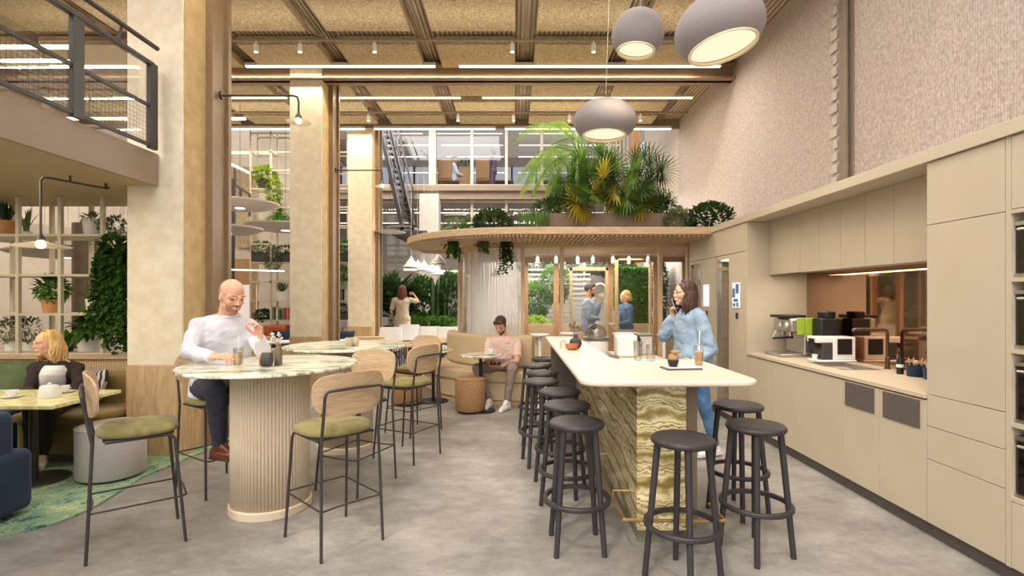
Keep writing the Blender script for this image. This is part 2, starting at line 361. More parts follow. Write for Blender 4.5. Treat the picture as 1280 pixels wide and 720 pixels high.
def arc(cx, cy, r, a0, a1, n):
    return [(cx+r*math.cos(math.radians(a0+(a1-a0)*i/n)), cy+r*math.sin(math.radians(a0+(a1-a0)*i/n))) for i in range(n+1)]
def rrect(x0, x1, y0, y1, r, n=6):
    return arc(x1-r, y1-r, r, 0, 90, n)+arc(x0+r, y1-r, r, 90, 180, n)+arc(x0+r, y0+r, r, 180, 270, n)+arc(x1-r, y0+r, r, 270, 360, n)

# ------------------------------------------------------------------ foliage
def rdir(up=0.):
    a = R.uniform(0, 2*PI); z = R.uniform(-1, 1); r = math.sqrt(1-z*z); d = V((r*math.cos(a), r*math.sin(a), z+up)); return d.normalized()
def leaf(mb, p, d, L, w, droop=.3, seg=3):
    p = V(p); d = V(d).normalized(); side = d.cross(V((0, 0, 1)))
    if side.length < .1: side = V((1, 0, 0))
    side.normalize(); vs = []; q = p.copy(); dd = d.copy()
    for i in range(seg+1):
        t = i/seg; ww = w*.5*math.sin(PI*(.12+.83*t))
        if i == seg: ww = w*.04
        nrm = side.cross(dd).normalized()
        vs += [q-side*ww+nrm*ww*.3, q, q+side*ww+nrm*ww*.3]
        dd = (dd+V((0, 0, -droop/seg))).normalized(); q = q+dd*L/seg
    fs = []
    for i in range(seg):
        a = i*3; fs += [(a, a+1, a+4, a+3), (a+1, a+2, a+5, a+4)]
    mb.add(vs, fs)
def bush(mb, c, r, n, L, w, up=.3, droop=.5, shell=.55):
    c = V(c)
    for _ in range(n):
        d = rdir(); k = R.uniform(shell, 1)**.6
        p = c+V((d.x*r[0], d.y*r[1], d.z*r[2]))*k
        dd = (d+rdir()*.7+V((0, 0, up))).normalized(); leaf(mb, p, dd, L*R.uniform(.7, 1.2), w*R.uniform(.7, 1.2), droop, 2)
def frond(mb, p, d, L, ll, n=22, droop=1., lw=.02, hang=.6):
    p = V(p); d = V(d).normalized(); q = p.copy(); dd = d.copy(); pts = [q.copy()]
    for i in range(n):
        dd = (dd+V((0, 0, -droop/n))).normalized(); q = q+dd*L/n; pts.append(q.copy())
        if i < 3: continue
        side = dd.cross(V((0, 0, 1))); side = side.normalized() if side.length > .05 else V((1, 0, 0)); t = i/n
        l = ll*math.sin(PI*(.15+.8*t))
        for sg in (-1, 1): leaf(mb, q, side*sg+dd*.8+V((0, 0, .15)), l*R.uniform(.85, 1.1), lw, hang, 2)
    mb.tube(pts, [.008*(1-i/len(pts))+.002 for i in range(len(pts))], 5)
def fan(mb, p, d, stem, rad, blades=18, spread=150, bw=.035, face=(0, -1, .5)):
    p = V(p); d = V(d).normalized(); pts = [p]; dd = d.copy(); q = p.copy()
    for i in range(5):
        dd = (dd+V((0, 0, -.06))).normalized(); q = q+dd*stem/5; pts.append(q.copy())
    mb.tube(pts, .008, 5)
    n0 = (V(face)+V((R.uniform(-.6, .6), R.uniform(-.4, .1), R.uniform(-.4, .4)))).normalized()
    side = dd.cross(n0); side = side.normalized() if side.length > .05 else V((1, 0, 0))
    nrm = side.cross(dd).normalized()
    nrm = nrm if nrm.dot(n0) > 0 else -nrm
    for i in range(blades):
        a = math.radians(-spread+2*spread*i/(blades-1))
        bd = dd*math.cos(a)+side*math.sin(a)+nrm*.15
        leaf(mb, q, bd, rad*(1-.25*abs(a)/3)*R.uniform(.9, 1.05), bw, .45, 3)
def vine(mb, p, length, n, L=.05, w=.035, wob=.03):
    p = V(p); q = p.copy(); pts = [q.copy()]
    for i in range(n):
        q = q+V((R.uniform(-wob, wob), R.uniform(-wob, wob), -length/n)); pts.append(q.copy())
        for k in range(2):
            d = rdir(); leaf(mb, q, V((d.x, d.y, -.3)), L*R.uniform(.7, 1.2), w, .5, 2)
    mb.tube(pts, .003, 4)
def tuft(mb, p, n, L, w, spread=.5, droop=.6):
    for _ in range(n):
        a = R.uniform(0, 2*PI); s = R.uniform(0, spread); leaf(mb, V(p)+V((R.uniform(-.03, .03), R.uniform(-.03, .03), 0)), V((math.cos(a)*s, math.sin(a)*s, 1)), L*R.uniform(.6, 1.1), w, droop, 3)
def potprof(r, h): return [(r*.78, 0), (r*.98, h), (r*.88, h), (r*.86, h*.9), (0, h*.9)]
def pot_plant(name, label, loc, r, h, potm, fol, lm, cat='plant', group=None, square=None):
    t = thing(name, label, cat, loc, group)
    if square:
        sx, sy = square
        MB().box(loc[0]-sx, loc[0]+sx, loc[1]-sy, loc[1]+sy, loc[2], loc[2]+h).build('pot', potm, t, bevel=.006)
    else: MB().lathe(potprof(r, h), 28, loc).build('pot', potm, t)
    b = MB(); fol(b, V(loc)+V((0, 0, h*.9))); b.build('foliage', lm, t, smooth=180, fix=False)
    return t
# ================================================================== THE ROOM
struct(MB().box(-10, 6, -6, 24, -.12, 0).build('floor', M['floor'], smooth=0))
XW, ZC = 3.7, 5.53
wr = struct(MB().box(XW, XW+.3, -6, 11.5, 0, 7.8).build('wall_right', M['felt'], smooth=0))
wb = struct(MB().box(XW, XW+.3, 11.5, 14.5, 0, 7.8).build('wall_right_far', M['brick'], smooth=0, origin=(XW, 11.5, 0)))
# brick pattern runs along the wall: rotate the coordinates so courses lie flat
for n_ in M['brick'].node_tree.nodes:
    if n_.type == 'MAPPING': n_.inputs['Rotation'].default_value = (0, -PI/2, -PI/2); n_.inputs['Scale'].default_value = (2.6, 2.6, 2.6)
b = MB()
for i in range(22):
    z = 2.55+i*.14; b.box(XW-.02-R.uniform(0, .01), XW, 5.83, 5.83+R.uniform(.07, .15), z, z+.1)
b.build('trim_1', M['linen'], bevel=.01); struct(COL.objects['trim_1'])
struct(MB().box(-10, -9.7, -6, 24, 0, 7.8).build('wall_left', M['offwhite'], smooth=0))
struct(MB().box(-10, 6, 23.7, 24, 0, 7.8).build('wall_back', M['offwhite'], smooth=0))
# ceiling: profiled deck carrying rows of hung wood-wool rafts
ceil = struct(MB().box(-9.7, XW, 3.6, 11.5, ZC, ZC+.2).build('ceiling', M['deck'], smooth=0, origin=(0, 0, ZC)))
rows = [6.25+i*1.14 for i in range(-2, 5)]
for k in range(-6, 3):
    xc = .175+.75+1.5*k
    for y in [4.35, 5.45, 6.55, 7.72, 9.12, 9.98, 10.74]:
        dy = .78 if y < 9 else (.56 if y < 9.5 else .5)
        if xc+.6 > XW-.05: continue
        MB().box(xc-.6, xc+.6, y, y+dy, ZC-.17, ZC-.03).build('acoustic_panel', M['woodwool'], ceil, smooth=0, bevel=.008, seg=1)
for k in range(-6, 4):
    xs = .175+1.5*k
    b = MB()
    for j in range(-2, 3): b.box(xs+j*.055-.009, xs+j*.055+.009, 3.6, 11.5, ZC-.035, ZC+.01)
    b.build('ceiling_rib', M['fascia'], ceil, smooth=0)
struct(MB().box(-9.7, XW, 11.42, 11.5, ZC-.2, ZC+1.9).build('trim_2', M['fascia'], smooth=0, origin=(0, 11.42, ZC-.2)))
# steel ceiling beam over the second row of pillars
b = MB(); b.box(-9, 3.7, 8.62, 8.70, 5.20, 5.44); b.box(-9, 3.7, 8.50, 8.82, 5.20, 5.225); b.box(-9, 3.7, 8.50, 8.82, 5.42, 5.445)
tag(b.build('ceiling_beam', M['steelbr'], smooth=0), 'brown steel beam crossing the ceiling above the second pillar', 'beam')
# steel column on the felt wall
b = MB(); b.box(3.655, 3.685, 5.63, 5.66, 2.5, 5.53); b.box(3.64, 3.655, 5.60, 5.70, 2.5, 5.53); b.box(3.685, 3.7, 5.56, 5.80, 2.5, 5.53)
tag(b.build('wall_column', M['planter'], smooth=0), 'brown steel column standing against the grey felt wall above the kitchen', 'column')
# ceiling linear lights and spot tracks
def line_light(x0, x1, y, z, label):
    t = thing('linear_pendant', label, 'ceiling light', ((x0+x1)/2, y, z), 'linear lights under the ceiling')
    MB().box(x0, x1, y-.03, y+.03, z+.02, z+.07).build('housing', M['offwhite'], t, smooth=0)
    MB().box(x0+.01, x1-.01, y-.024, y+.024, z, z+.02).build('diffuser', M['led'], t, smooth=0)
for y, segs, w in ((8.40, [(-7.6, -4.7), (-4.4, -1.28), (-.9, 3.4)], 'first'), (9.72, [(-7.6, -4.3), (-3.9, -1.0), (-.6, 3.4)], 'second'), (11.36, [(-7.6, -3.3), (-3.1, -.4), (-.2, 3.5)], 'third')):
    for (a, c_), s_ in zip(segs, ('left', 'middle', 'right')):
        line_light(a, c_, y, ZC-.20 if y < 11 else ZC-.25, 'thin warm linear ceiling light, %s one of the %s row counted from the camera' % (s_, w))
def spot(root_y, x, z, i, yname):
    t = thing('track_spotlight', 'small white cylindrical spotlight on the %s ceiling track, number %s from the left' % (yname, ['one', 'two', 'three', 'four', 'five', 'six', 'seven'][i]), 'spotlight', (x, root_y, z-.16), 'track spotlights')
    MB().lathe([(.03, 0), (.032, .01), (.032, .12), (.012, .125), (.012, .16)], 16, (x, root_y, z-.16)).build('lamp_body', M['whitem'], t)
    MB().lathe([(.0, -.002), (.026, -.002), (.026, .004), (0, .004)], 14, (x, root_y, z-.16)).build('lens', M['bulb'], t)
for y, z, xs_, nm, rg in ((7.55, 5.33, (-3.8, -3.15, -2.05, -.02, 1.18), 'nearer', (-7, 3.5)), (10.58, 5.36, (-4.2, -3.0, -1.15, 0, 1.15, 2.62), 'farther', (-7, 3.6))):
    tag(MB().box(rg[0], rg[1], y-.018, y+.018, z, z+.03).build('light_track', M['fascia'], smooth=0), 'slim ceiling track carrying white spotlights, the %s of the two' % nm, 'light track', 'spotlight tracks')
    for i, x in enumerate(xs_): spot(y, x, z, i, nm)

# ------------------------------------------------------------------ pillars
def pillar(y0, y1, label, zt=ZC):
    t = thing('pillar', label, 'pillar', (-3.48, (y0+y1)/2, 0), 'plastered pillars')
    MB().box(-3.76, -3.22, y0, y1-.02, .89, zt).build('plaster_shaft', M['plaster'], t, bevel=.006)
    MB().box(-3.765, -3.212, y0-.008, y1, 0, .89).build('timber_base', M['board'], t, bevel=.004)
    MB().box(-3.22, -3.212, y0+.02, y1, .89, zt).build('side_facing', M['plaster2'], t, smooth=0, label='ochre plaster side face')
    b = MB(); b.box(-3.5, -3.14, y1, y1+.05, 0, zt); b.box(-3.24, -3.175, y1+.05, y1+.30, 0, zt); b.box(-3.5, -3.14, y1+.30, y1+.36, 0, zt)
    b.build('steel_profile', M['steelbr'], t, smooth=0, label='brown steel profile behind the plaster')
    return t
pillar(4.98, 5.34, 'broad plastered pillar with timber base, nearest of the three and beside the balcony')
pillar(8.6, 8.9, 'plastered pillar with steel profile, middle one of the three in the row', 5.6)
pillar(11.62, 11.9, 'slender looking plastered pillar, farthest of the three in the row', 7.5)
t = thing('pillar', 'bright white pillar far back in front of the office front', 'pillar', (-2.62, 16.2, 0))
MB().box(-2.93, -2.33, 15.9, 16.4, 0, 4.78).build('shaft', M['offwhite'], t, bevel=.01)

# ------------------------------------------------------------------ far office front beyond the atrium
YF = 16.5
b = MB(); b.box(-9.7, 5, YF-.15, YF+7, 4.72, 5.02); b.box(-9.7, 5, YF-.25, YF-.13, 4.95, 5.12); b.box(-9.7, 5, YF-.25, YF-.13, 4.68, 4.76)
struct(b.build('trim_3', M['fascia'], smooth=0, origin=(0, YF, 4.7)))
b = MB()
for x in [wx(p, YF) for p in (394, 436, 590, 633, 677, 720, 762)]: b.box(x-.04, x+.04, YF-.06, YF+.06, 0, 4.7); b.box(x-.045, x+.045, YF-.06, YF+.06, 5.1, 7.8)
x = wx(541, YF); b.box(x-.11, x+.11, YF-.12, YF+.12, 5.02, 7.8)
for z in (5.12, 7.45, 4.6): b.box(-9.7, 4.2, YF-.05, YF+.05, z, z+.07)
w1 = struct(b.build('window_1', M['shelf'], smooth=0))
MB().box(-9.7, 4.2, YF-.012, YF+.012, 0, 7.8).build('glass_pane', M['glassb'], w1, smooth=0)
struct(MB().box(-9.7, 5, 18, 23.6, 7.55, 7.65).build('ceiling_office', M['offwhite'], smooth=0))
# bright daylight panes at the rear of the office
b = MB(); 
for i in range(12):
    x = -9+i*1.12; b.box(x, x+1.04, 23.55, 23.62, 6.1, 7.5)
w2 = struct(b.build('window_2', M['officewin'], smooth=0))
b = MB()
for i in range(13): x = -9.04+i*1.12; b.box(x-.04, x+.04, 23.45, 23.55, 5.9, 7.55)
b.box(-9, 5, 23.45, 23.55, 6.7, 6.75); b.box(-9, 5, 23.45, 23.55, 6.05, 6.12); b.build('window_frame', M['dark'], w2, smooth=0)
for i, x in enumerate((-7.2, -3.6, 1.6)):   # slanting roof beams inside the office
    b = MB(); b.bar((x, 20, 7.4), (x+1.8, 22, 5.9), .16, .22); struct(b.build('trim_%d' % (4+i), M['fascia'], smooth=0))
n = 0
for (z, y) in ((7.3, 18.0), (7.25, 19.2), (7.2, 20.6), (7.0, 22.4)):
    for a, c_ in ((-5.5, -3.2), (-2.7, -.4), (.2, 4.0)):
        n += 1; o = MB().box(a, c_, y-.02, y+.02, z, z+.03).build('linear_pendant', M['ledc'], smooth=0)
        tag(o, 'thin white office light line seen through the upper glass, row %s %s' % ({7.3: 'nearest', 7.25: 'second', 7.2: 'third', 7.0: 'last'}[z], {-5.5: 'on the left', -2.7: 'in the middle', .2: 'on the right'}[a]), 'ceiling light', 'office lights behind glass')
for (z, y) in ((4.45, 17.6), (4.3, 19.0), (4.2, 20.6)):
    for a, c_ in ((-6.5, -3.9), (-3.4, -.6), (0, 3.4)):
        o = MB().box(a, c_, y-.02, y+.02, z, z+.03).build('linear_pendant', M['ledc'], smooth=0)
        tag(o, 'thin office light line on the lower floor behind glass, row %s %s' % ({4.45: 'nearest', 4.3: 'second', 4.2: 'last'}[z], {-6.5: 'on the left', -3.4: 'in the middle', 0: 'on the right'}[a]), 'ceiling light', 'lower office lights behind glass')
# furniture of the upper office
def office_chair(x, y, label):
    t = thing('high_back_chair', label, 'chair', (x, y, 5.02), 'tan high chairs upstairs')
    MB().loft([((x, y-.2, 5.5), (.22, 0, 0), (0, .05, 0)), ((x, y-.24, 5.95), (.24, 0, 0), (0, .05, 0)), ((x, y-.22, 6.15), (.19, 0, 0), (0, .04, 0))], 16, 3).build('backrest', M['caramel'], t)
    MB().box(x-.23, x+.23, y-.22, y+.3, 5.42, 5.54).build('seat', M['caramel'], t, bevel=.04)
    b = MB()
    for i in (-1, 1):
        for j in (-.18, .25): b.tube([(x+i*.25, y+j, 5.02), (x+i*.22, y+j, 5.42)], .015)
    b.build('leg_frame', M['dark'], t)
office_chair(wx(557, 17.2), 17.2, 'tan high backed chair behind the upper glass with a person in white')
office_chair(wx(604, 17.2), 17.2, 'tan high backed chair behind the upper glass beside the standing person')
for x0, x1, lb in ((-2.5, -1.4, 'dark low desk upstairs in front of the seated person'), (-1.3, .0, 'dark low desk upstairs beside the standing person'), (1.0, 2.2, 'dark low desk upstairs behind the palm')):
    t = thing('desk', lb, 'desk', ((x0+x1)/2, 18.2, 5.02)); MB().box(x0, x1, 17.9, 18.6, 5.62, 5.66).build('desktop', M['umber'], t, smooth=0)
    MB().box(x0+.05, x1-.05, 18.5, 18.55, 5.02, 5.62).build('modesty_panel', M['umber'], t, smooth=0)
    b = MB(); b.box(x0+.03, x0+.08, 17.95, 18.55, 5.02, 5.62); b.box(x1-.08, x1-.03, 17.95, 18.55, 5.02, 5.62); b.build('leg_panel', M['dark'], t, smooth=0)
x = wx(582, 17.4); MB().box(x-.2, x+.2, 17.2, 17.6, 5.02, 5.95).build('planter_box', M['caramel'], bevel=.01); tag(COL.objects['planter_box'], 'tan upright planter box upstairs behind the glass', 'planter')
b = MB(); bush(b, (x, 17.4, 6.05), (.3, .2, .14), 120, .14, .05); tag(b.build('shrub', M['leaf'], smooth=180, fix=False), 'small green shrub on top of the tan box upstairs', 'plant')

# steel stair climbing in the atrium, left of the canopy
t = thing('staircase', 'steep dark steel staircase with tube railings rising beside the farthest pillar', 'staircase', (-3.2, 14, 0))
A, B = P(510, 285, 13.4), P(480, 155, 15.6)
sid = V((.13, .03, 0))
for k, s_ in enumerate((-1, 1)):
    MB().bar(A+sid*s_, B+sid*s_, .05, .26).build('stringer', M['dark'], t, smooth=0)
    b = MB(); up = V((0, 0, .95)); b.tube([A+sid*s_, A+sid*s_+up, B+sid*s_+up, B+sid*s_], .025)
    for q in (.33, .66): b.tube([A.lerp(B, q)+sid*s_, A.lerp(B, q)+sid*s_+up], .016)
    b.tube([A+sid*s_+up*.5, B+sid*s_+up*.5], .014); b.build('railing', M['dark'], t)
for i in range(17):
    c_ = A.lerp(B, (i+.5)/17); MB().obox(c_, (.13, .12, .015), Matrix.Rotation(.3, 3, 'Z')).build('tread', M['dark'], t, smooth=0)
MB().box(A.x-.4, A.x+.5, A.y-.1, 16.3, A.z-.2, A.z-.08).build('landing', M['dark'], t, smooth=0)

# brown post and glazing edge right of the far palm
tag(MB().box(3.35, 3.6, 14.5, 14.75, 0, 7.8).build('timber_post', M['redoak'], smooth=0), 'tall brown post at the end of the white brick wall', 'post')
b = MB()
for i in range(7): b.box(2.62+i*.11, 2.66+i*.11, 14.8, 14.86, 0, 7.4)
tag(b.build('slatted_screen', M['shelf'], smooth=0), 'pale slatted screen beside the tall brown post behind the palm', 'screen')

# ------------------------------------------------------------------ balcony (mezzanine) at upper left
XB = -3.45
t = thing('balcony', 'taupe balcony slab with ribbed underside projecting at upper left', 'balcony', (-6, 2, 2.63))
MB().box(XB-.03, XB, -3, 4.97, 2.63, 2.94).build('fascia', M['fascia'], t, smooth=0)
MB().box(-9.68, XB-.03, -3, 4.97, 2.66, 2.92).build('slab', M['fascia'], t, smooth=0)
MB().box(-9.68, -3.79, 4.97, 6.1, 2.66, 2.92).build('rear_slab', M['fascia'], t, smooth=0)
MB().box(-9.68, XB-.03, -3, 4.97, 2.635, 2.66).build('soffit_boards', M['soffit'], t, smooth=0, label='beige ribbed underside')
MB().box(-9.68, -3.79, 4.97, 6.1, 2.635, 2.66).build('soffit_boards', M['soffit'], t, smooth=0, label='beige ribbed underside')
def railing(label, x, ys, z0):
    t = thing('balcony_railing', label, 'railing', (x, (ys[0]+ys[-1])/2, z0))
    for y in ys: MB().box(x-.02, x+.02, y-.05, y+.05, z0+.02, z0+.83).build('post', M['dark'], t, smooth=0)
    b = MB(); b.bar((x, ys[0], z0+.82), (x, ys[-1], z0+.82), .05, .03); b.bar((x, ys[0], z0+.05), (x, ys[-1], z0+.05), .03, .03); b.bar((x, ys[0], z0+.42), (x, ys[-1], z0+.42), .02, .03)
    b.build('rail', M['dark'], t, smooth=0)
    b = MB(); b.tube([(x+.05, ys[0], z0+.97), (x+.05, ys[-1], z0+.97)], .022)
    for y in [ys[0]+i*.62 for i in range(int((ys[-1]-ys[0])/.62)+1)]: b.tube([(x+.05, y, z0+.97), (x+.02, y, z0+.83)], .012, 6)
    b.build('handrail', M['dark'], t)
    b = MB()
    y = ys[0]
    while y < ys[-1]-.05:                  # wire mesh infill as thin rods
        b.bar((x, y, z0+.06), (x, y, z0+.42), .0016); y += .04
    z = z0+.09
    while z < z0+.42: b.bar((x, ys[0], z), (x, ys[-1], z), .0016); z += .04
    b.build('wire_mesh', M['dark'], t, smooth=0)
    MB().box(x-.004, x+.004, ys[0], ys[-1], z0+.06, z0+.80).build('glass_panel', M['glass'], t, smooth=0)
railing('dark steel balcony railing with wire mesh along the near edge of the balcony', XB+.02, [.7, 2.36, 4.02, 4.86], 2.94)
# back edge railing of the balcony
t = thing('balcony_railing', 'grey railing across the far end of the balcony behind the nearer railing', 'railing', (-6.5, 6.05, 2.92))
b = MB(); 
for x in (-9.4, -8.1, -6.8, -5.5, -4.2): b.box(x-.03, x+.03, 6.0, 6.05, 2.92, 4.02)
b.build('post', M['fascia'], t, smooth=0)
b = MB(); b.box(-9.7, -3.8, 6.0, 6.06, 4.0, 4.06); b.box(-9.7, -3.8, 6.0, 6.04, 3.55, 3.58); b.box(-9.7, -3.8, 6.0, 6.04, 3.0, 3.04); b.build('rail', M['fascia'], t, smooth=0)
# rear rooms on the left: wall, light lines, panels
struct(MB().box(-9.7, -5.6, 14.0, 14.2, 0, 7.5).build('wall_back_left', M['offwhite'], smooth=0))
b = MB()
for i in range(7): x = -9.5+i*.62; b.box(x, x+.5, 13.93, 13.99, .3, 1.9)
struct(b.build('window_3', M['pinkwin'], smooth=0))
b = MB(); b.box(-9.6, -5.6, 13.9, 13.99, 1.9, 2.6); b.box(-9.6, -5.6, 13.9, 13.99, 0, .3)
for i in range(8): x = -9.58+i*.62; b.box(x, x+.1, 13.88, 13.99, .3, 1.9)
struct(b.build('trim_7', M['redoak'], smooth=0))
for i, (x0, x1, y, z) in enumerate(((-9.4, -6.4, 7.5, 5.2), (-9.4, -5.5, 10.5, 5.2), (-9.4, -5.8, 12.6, 5.1))):
    tag(MB().box(x0, x1, y-.03, y+.03, z, z+.04).build('linear_pendant', M['led'], smooth=0), 'warm light line above the balcony, %s one seen through its railing' % ['nearest', 'middle', 'farthest'][i], 'ceiling light', 'lights above the balcony')
for i, (a, c_) in enumerate((((-6.35, 11.2, 4.55), (-6.35, 13.6, 4.55)), ((-6.9, 10.4, 2.15), (-5.2, 11.6, 2.15)))):
    b = MB(); b.bar(a, c_, .07, .03); tag(b.build('linear_pendant', M['ledc'], smooth=0), ['slanting bright light line high behind the lattice shelf left of the middle pillar', 'bright light line behind the head of the bald man'][i], 'ceiling light')
b = MB()
for i in range(10): b.box(-9.6+i*.42, -9.28+i*.42, 13.9, 13.98, 2.9, 5.1)
struct(b.build('trim_8', M['woodwool'], smooth=0))
# round column behind the divider and curved pale gallery
tag(MB().lathe([(.24, 0), (.24, 2.64)], 28, (-4.7, 6.9, 0)).build('round_column', M['umber'], smooth=40), 'round umber column behind the planted room divider', 'column')
tag(MB().lathe([(.2, 0), (.2, 2.64)], 28, (-6.3, 7.6, 0)).build('round_column', M['umber'], smooth=40), 'second umber column seen farther left behind the room divider', 'column')
t = thing('gallery', 'pale curved gallery edge with fine balusters behind the top of the room divider', 'gallery', (-8, 10, 2.2))
def ring(b, r0, r1, z0, z1, a0, a1, cx=-9.6, cy=9.2):
    p = arc(cx, cy, r1, a0, a1, 24)+arc(cx, cy, r0, a1, a0, 24); b.prism(p, z0, z1)
b = MB(); ring(b, 2.8, 3.2, 2.35, 2.62, -80, 80); b.build('edge', M['offwhite'], t)
b = MB()
for x, y in arc(-9.6, 9.2, 3.1, -78, 78, 60): b.box(x-.008, x+.008, y-.008, y+.008, 2.62, 3.1)
ring(b, 3.08, 3.12, 3.1, 3.14, -80, 80); b.build('balustrade', M['offwhite'], t)
# big acoustic discs with small lights
def disc(x, y, z, r, label):
    t = thing('hanging_acoustic_disc', label, 'ceiling disc', (x, y, z), 'grey acoustic discs')
    MB().lathe([(0, 0), (r*.7, 0), (r, .07), (r, .1), (0, .12)], 40, (x, y, z)).build('disc', M['linen'], t)
    MB().lathe([(.0, -.012), (.09, -.012), (.09, .002), (0, .002)], 18, (x, y, z)).build('lamp', M['ledc'], t)
    b = MB()
    b.tube([(x, y, z+.1), (x, y, ZC-.18 if y > 9 else 2.6)], .005, 5); b.build('cable', M['dark'], t)
disc(wx(300, 10), 10, wz(260, 10), .72, 'large grey acoustic disc with one light, highest of the discs by the nearest pillar')
disc(wx(283, 9.2), 9.2, wz(283, 9.2)-.12, .6, 'grey acoustic disc partly hidden by the nearest pillar, below the highest disc')
disc(wx(357, 11), 11, wz(288, 11), .8, 'grey acoustic disc partly hidden by the middle pillar')
disc(wx(84, 8.6), 8.6, 2.22, .8, 'grey acoustic disc hanging behind the top row of the planted divider')
# stair landing rail at the back left
t = thing('stair_rail', 'dark sloping rail high up behind the nearest pillar', 'railing', (-5.8, 11.5, 3.6))
b = MB(); a, c_ = P(279, 222, 11.4), P(312, 243, 11.6); b.bar(a, c_, .05); b.bar(a-V((0, 0, .35)), c_-V((0, 0, .35)), .03)
for q in (0, .3, .65, 1): p = a.lerp(c_, q); b.bar(p, p-V((0, 0, .5)), .04)
b.bar((-6.3, 11.4, 0), (-6.3, 11.4, 4.2), .12); b.build('rail', M['dark'], t, smooth=0)
struct(MB().box(-6.6, -5.6, 13.2, 13.9, 0, 7.5).build('wall_stair', M['offwhite'], smooth=0))
# ================================================================== KITCHEN WALL
XF, XM = 2.67, 3.35
struct(MB().box(XF+.05, XF+.12, -1, 7.8, 0, .1).build('baseboard_right', M['kick'], smooth=0))
struct(MB().box(XF-.02, XW, -1, 7.8, 2.42, 2.5).build('trim_9', M['cab'], smooth=0, bevel=.003))
cuts = [3.31, 3.735, 4.155, 4.83, 5.3, 5.85]
names = ['beige base cabinet with dark vent panel, next to the tall drawer cabinet', 'beige base cabinet with dark vent panel, second from the tall drawer cabinet', 'wide plain beige base cabinet under the sink', 'plain beige base cabinet under the espresso machines', 'plain beige base cabinet in the far corner beside the glazed lockers']
for i, lb in enumerate(names):
    y0, y1 = cuts[i]+.003, cuts[i+1]-.003
    t = thing('base_cabinet', lb, 'cabinet', (XF+.3, (y0+y1)/2, .1), 'kitchen base cabinets')
    zt = .70 if i == 2 else .88
    MB().box(XF+.021, XM, y0, y1, .1, zt).build('carcass', M['cabside'], t, smooth=0)
    MB().box(XF, XF+.02, y0, y1, .103, .885).build('door', M['cab'], t, smooth=0, bevel=.002)
    if i < 2:
        MB().box(XF-.006, XF-.0005, y0+.05, y1-.035, .69, .875).build('vent_panel', M['kick'], t, smooth=0, label='dark brown vent panel')
b = MB(); sx0, sx1, sy0, sy1 = 2.84, 3.2, 4.42, 4.98
b.box(XF-.01, XM, 3.313, sy0, .897, .924); b.box(XF-.01, XM, sy1, 5.85, .897, .924); b.box(XF-.01, sx0, sy0, sy1, .897, .924); b.box(sx1, XM, sy0, sy1, .897, .924)
tag(b.build('worktop', M['worktop'], smooth=0), 'beige kitchen worktop running through the niche', 'worktop')
t = thing('sink', 'undermounted steel sink set in the beige worktop', 'sink', (3.02, 4.7, .73))
b = MB(); e = .004
b.box(sx0, sx1, sy0, sy1, .72, .725); b.box(sx0, sx0+e, sy0, sy1, .725, .922); b.box(sx1-e, sx1, sy0, sy1, .725, .922); b.box(sx0, sx1, sy0, sy0+e, .725, .922); b.box(sx0, sx1, sy1-e, sy1, .725, .922)
b.build('bowl', M['steel'], t, smooth=0); MB().lathe([(0, .726), (.03, .727), (.032, .73)], 16, (3.02, 4.7, 0)).build('drain', M['dark'], t)
tx, ty = 3.285, 4.5
t = thing('tap', 'bronze kitchen tap with a long square bent spout beside the sink', 'tap', (tx, ty, .924))
MB().tube([(tx, ty, .924), (tx, ty, 1.24), (tx-.01, ty, 1.262), (tx-.03, ty, 1.27), (tx-.27, ty+.02, 1.27), (tx-.285, ty+.02, 1.265), (tx-.285, ty+.02, 1.25)], .014, 10).build('spout', M['bronze'], t)
MB().lathe([(.028, 0), (.028, .008), (.019, .012), (.019, .1)], 18, (tx, ty, .924)).build('base', M['bronze'], t)
MB().tube([(tx, ty-.01, .99), (tx-.03, ty-.05, 1.03)], .006, 8).build('lever', M['bronze'], t)
tag(MB().box(XM, XM+.02, 3.315, 5.85, .924, 1.83).build('backsplash', M['mirror'], smooth=0), 'bronze mirrored backsplash behind the worktop', 'backsplash')
XU = 2.925
ub = [3.313, 3.62, 3.94, 4.26, 4.58, 4.9, 5.23, 5.85]
pos = ['hidden deepest beside the tall cabinet', 'second from the tall drawer cabinet', 'third from the tall drawer cabinet', 'fourth from the tall drawer cabinet', 'third from the far end', 'second from the far end', 'last one at the far end']
for i in range(7):
    y0, y1 = ub[i]+.002, ub[i+1]-.002
    t = thing('wall_cabinet', 'beige upper cabinet with flat door, '+pos[i], 'cabinet', (XU+.2, (y0+y1)/2, 1.81), 'upper cabinets over the worktop')
    MB().box(XU+.02, XM+.3, y0, y1, 1.83, 2.418).build('carcass', M['cabside'], t, smooth=0)
    MB().box(XU, XU+.018, y0, y1, 1.81, 2.418).build('door', M['cab'], t, smooth=0, bevel=.0015)
t = thing('tall_cabinet', 'tall beige cabinet with two drawers between the niche and the ovens', 'cabinet', (3.0, 3.05, .1))
MB().box(XF+.021, XM+.3, 2.782, 3.309, .1, 2.418).build('carcass', M['cabside'], t, smooth=0)
for nm, z0, z1 in (('door', .103, .509), ('drawer', .513, .721), ('drawer', .725, .925), ('door', .929, 2.014), ('door', 2.018, 2.416)):
    MB().box(XF, XF+.02, 2.783, 3.308, z0, z1).build(nm, M['cab'], t, smooth=0, bevel=.002)
t = thing('oven_housing', 'tall beige housing holding the stack of black ovens', 'cabinet', (3.0, 2.45, .1))
y0, y1 = 2.16, 2.778
b = MB(); b.box(XF, XM+.3, y0, y0+.03, .1, 2.418); b.box(XF, XM+.3, y1-.03, y1, .1, 2.418); b.box(XM+.2, XM+.3, y0+.03, y1-.03, .1, 2.418)
for z in (.47, .867, 1.262, 1.645, 2.01): b.box(XF, XM+.2, y0+.03, y1-.03, z-.01, z+.012)
b.build('carcass', M['cab'], t, smooth=0)
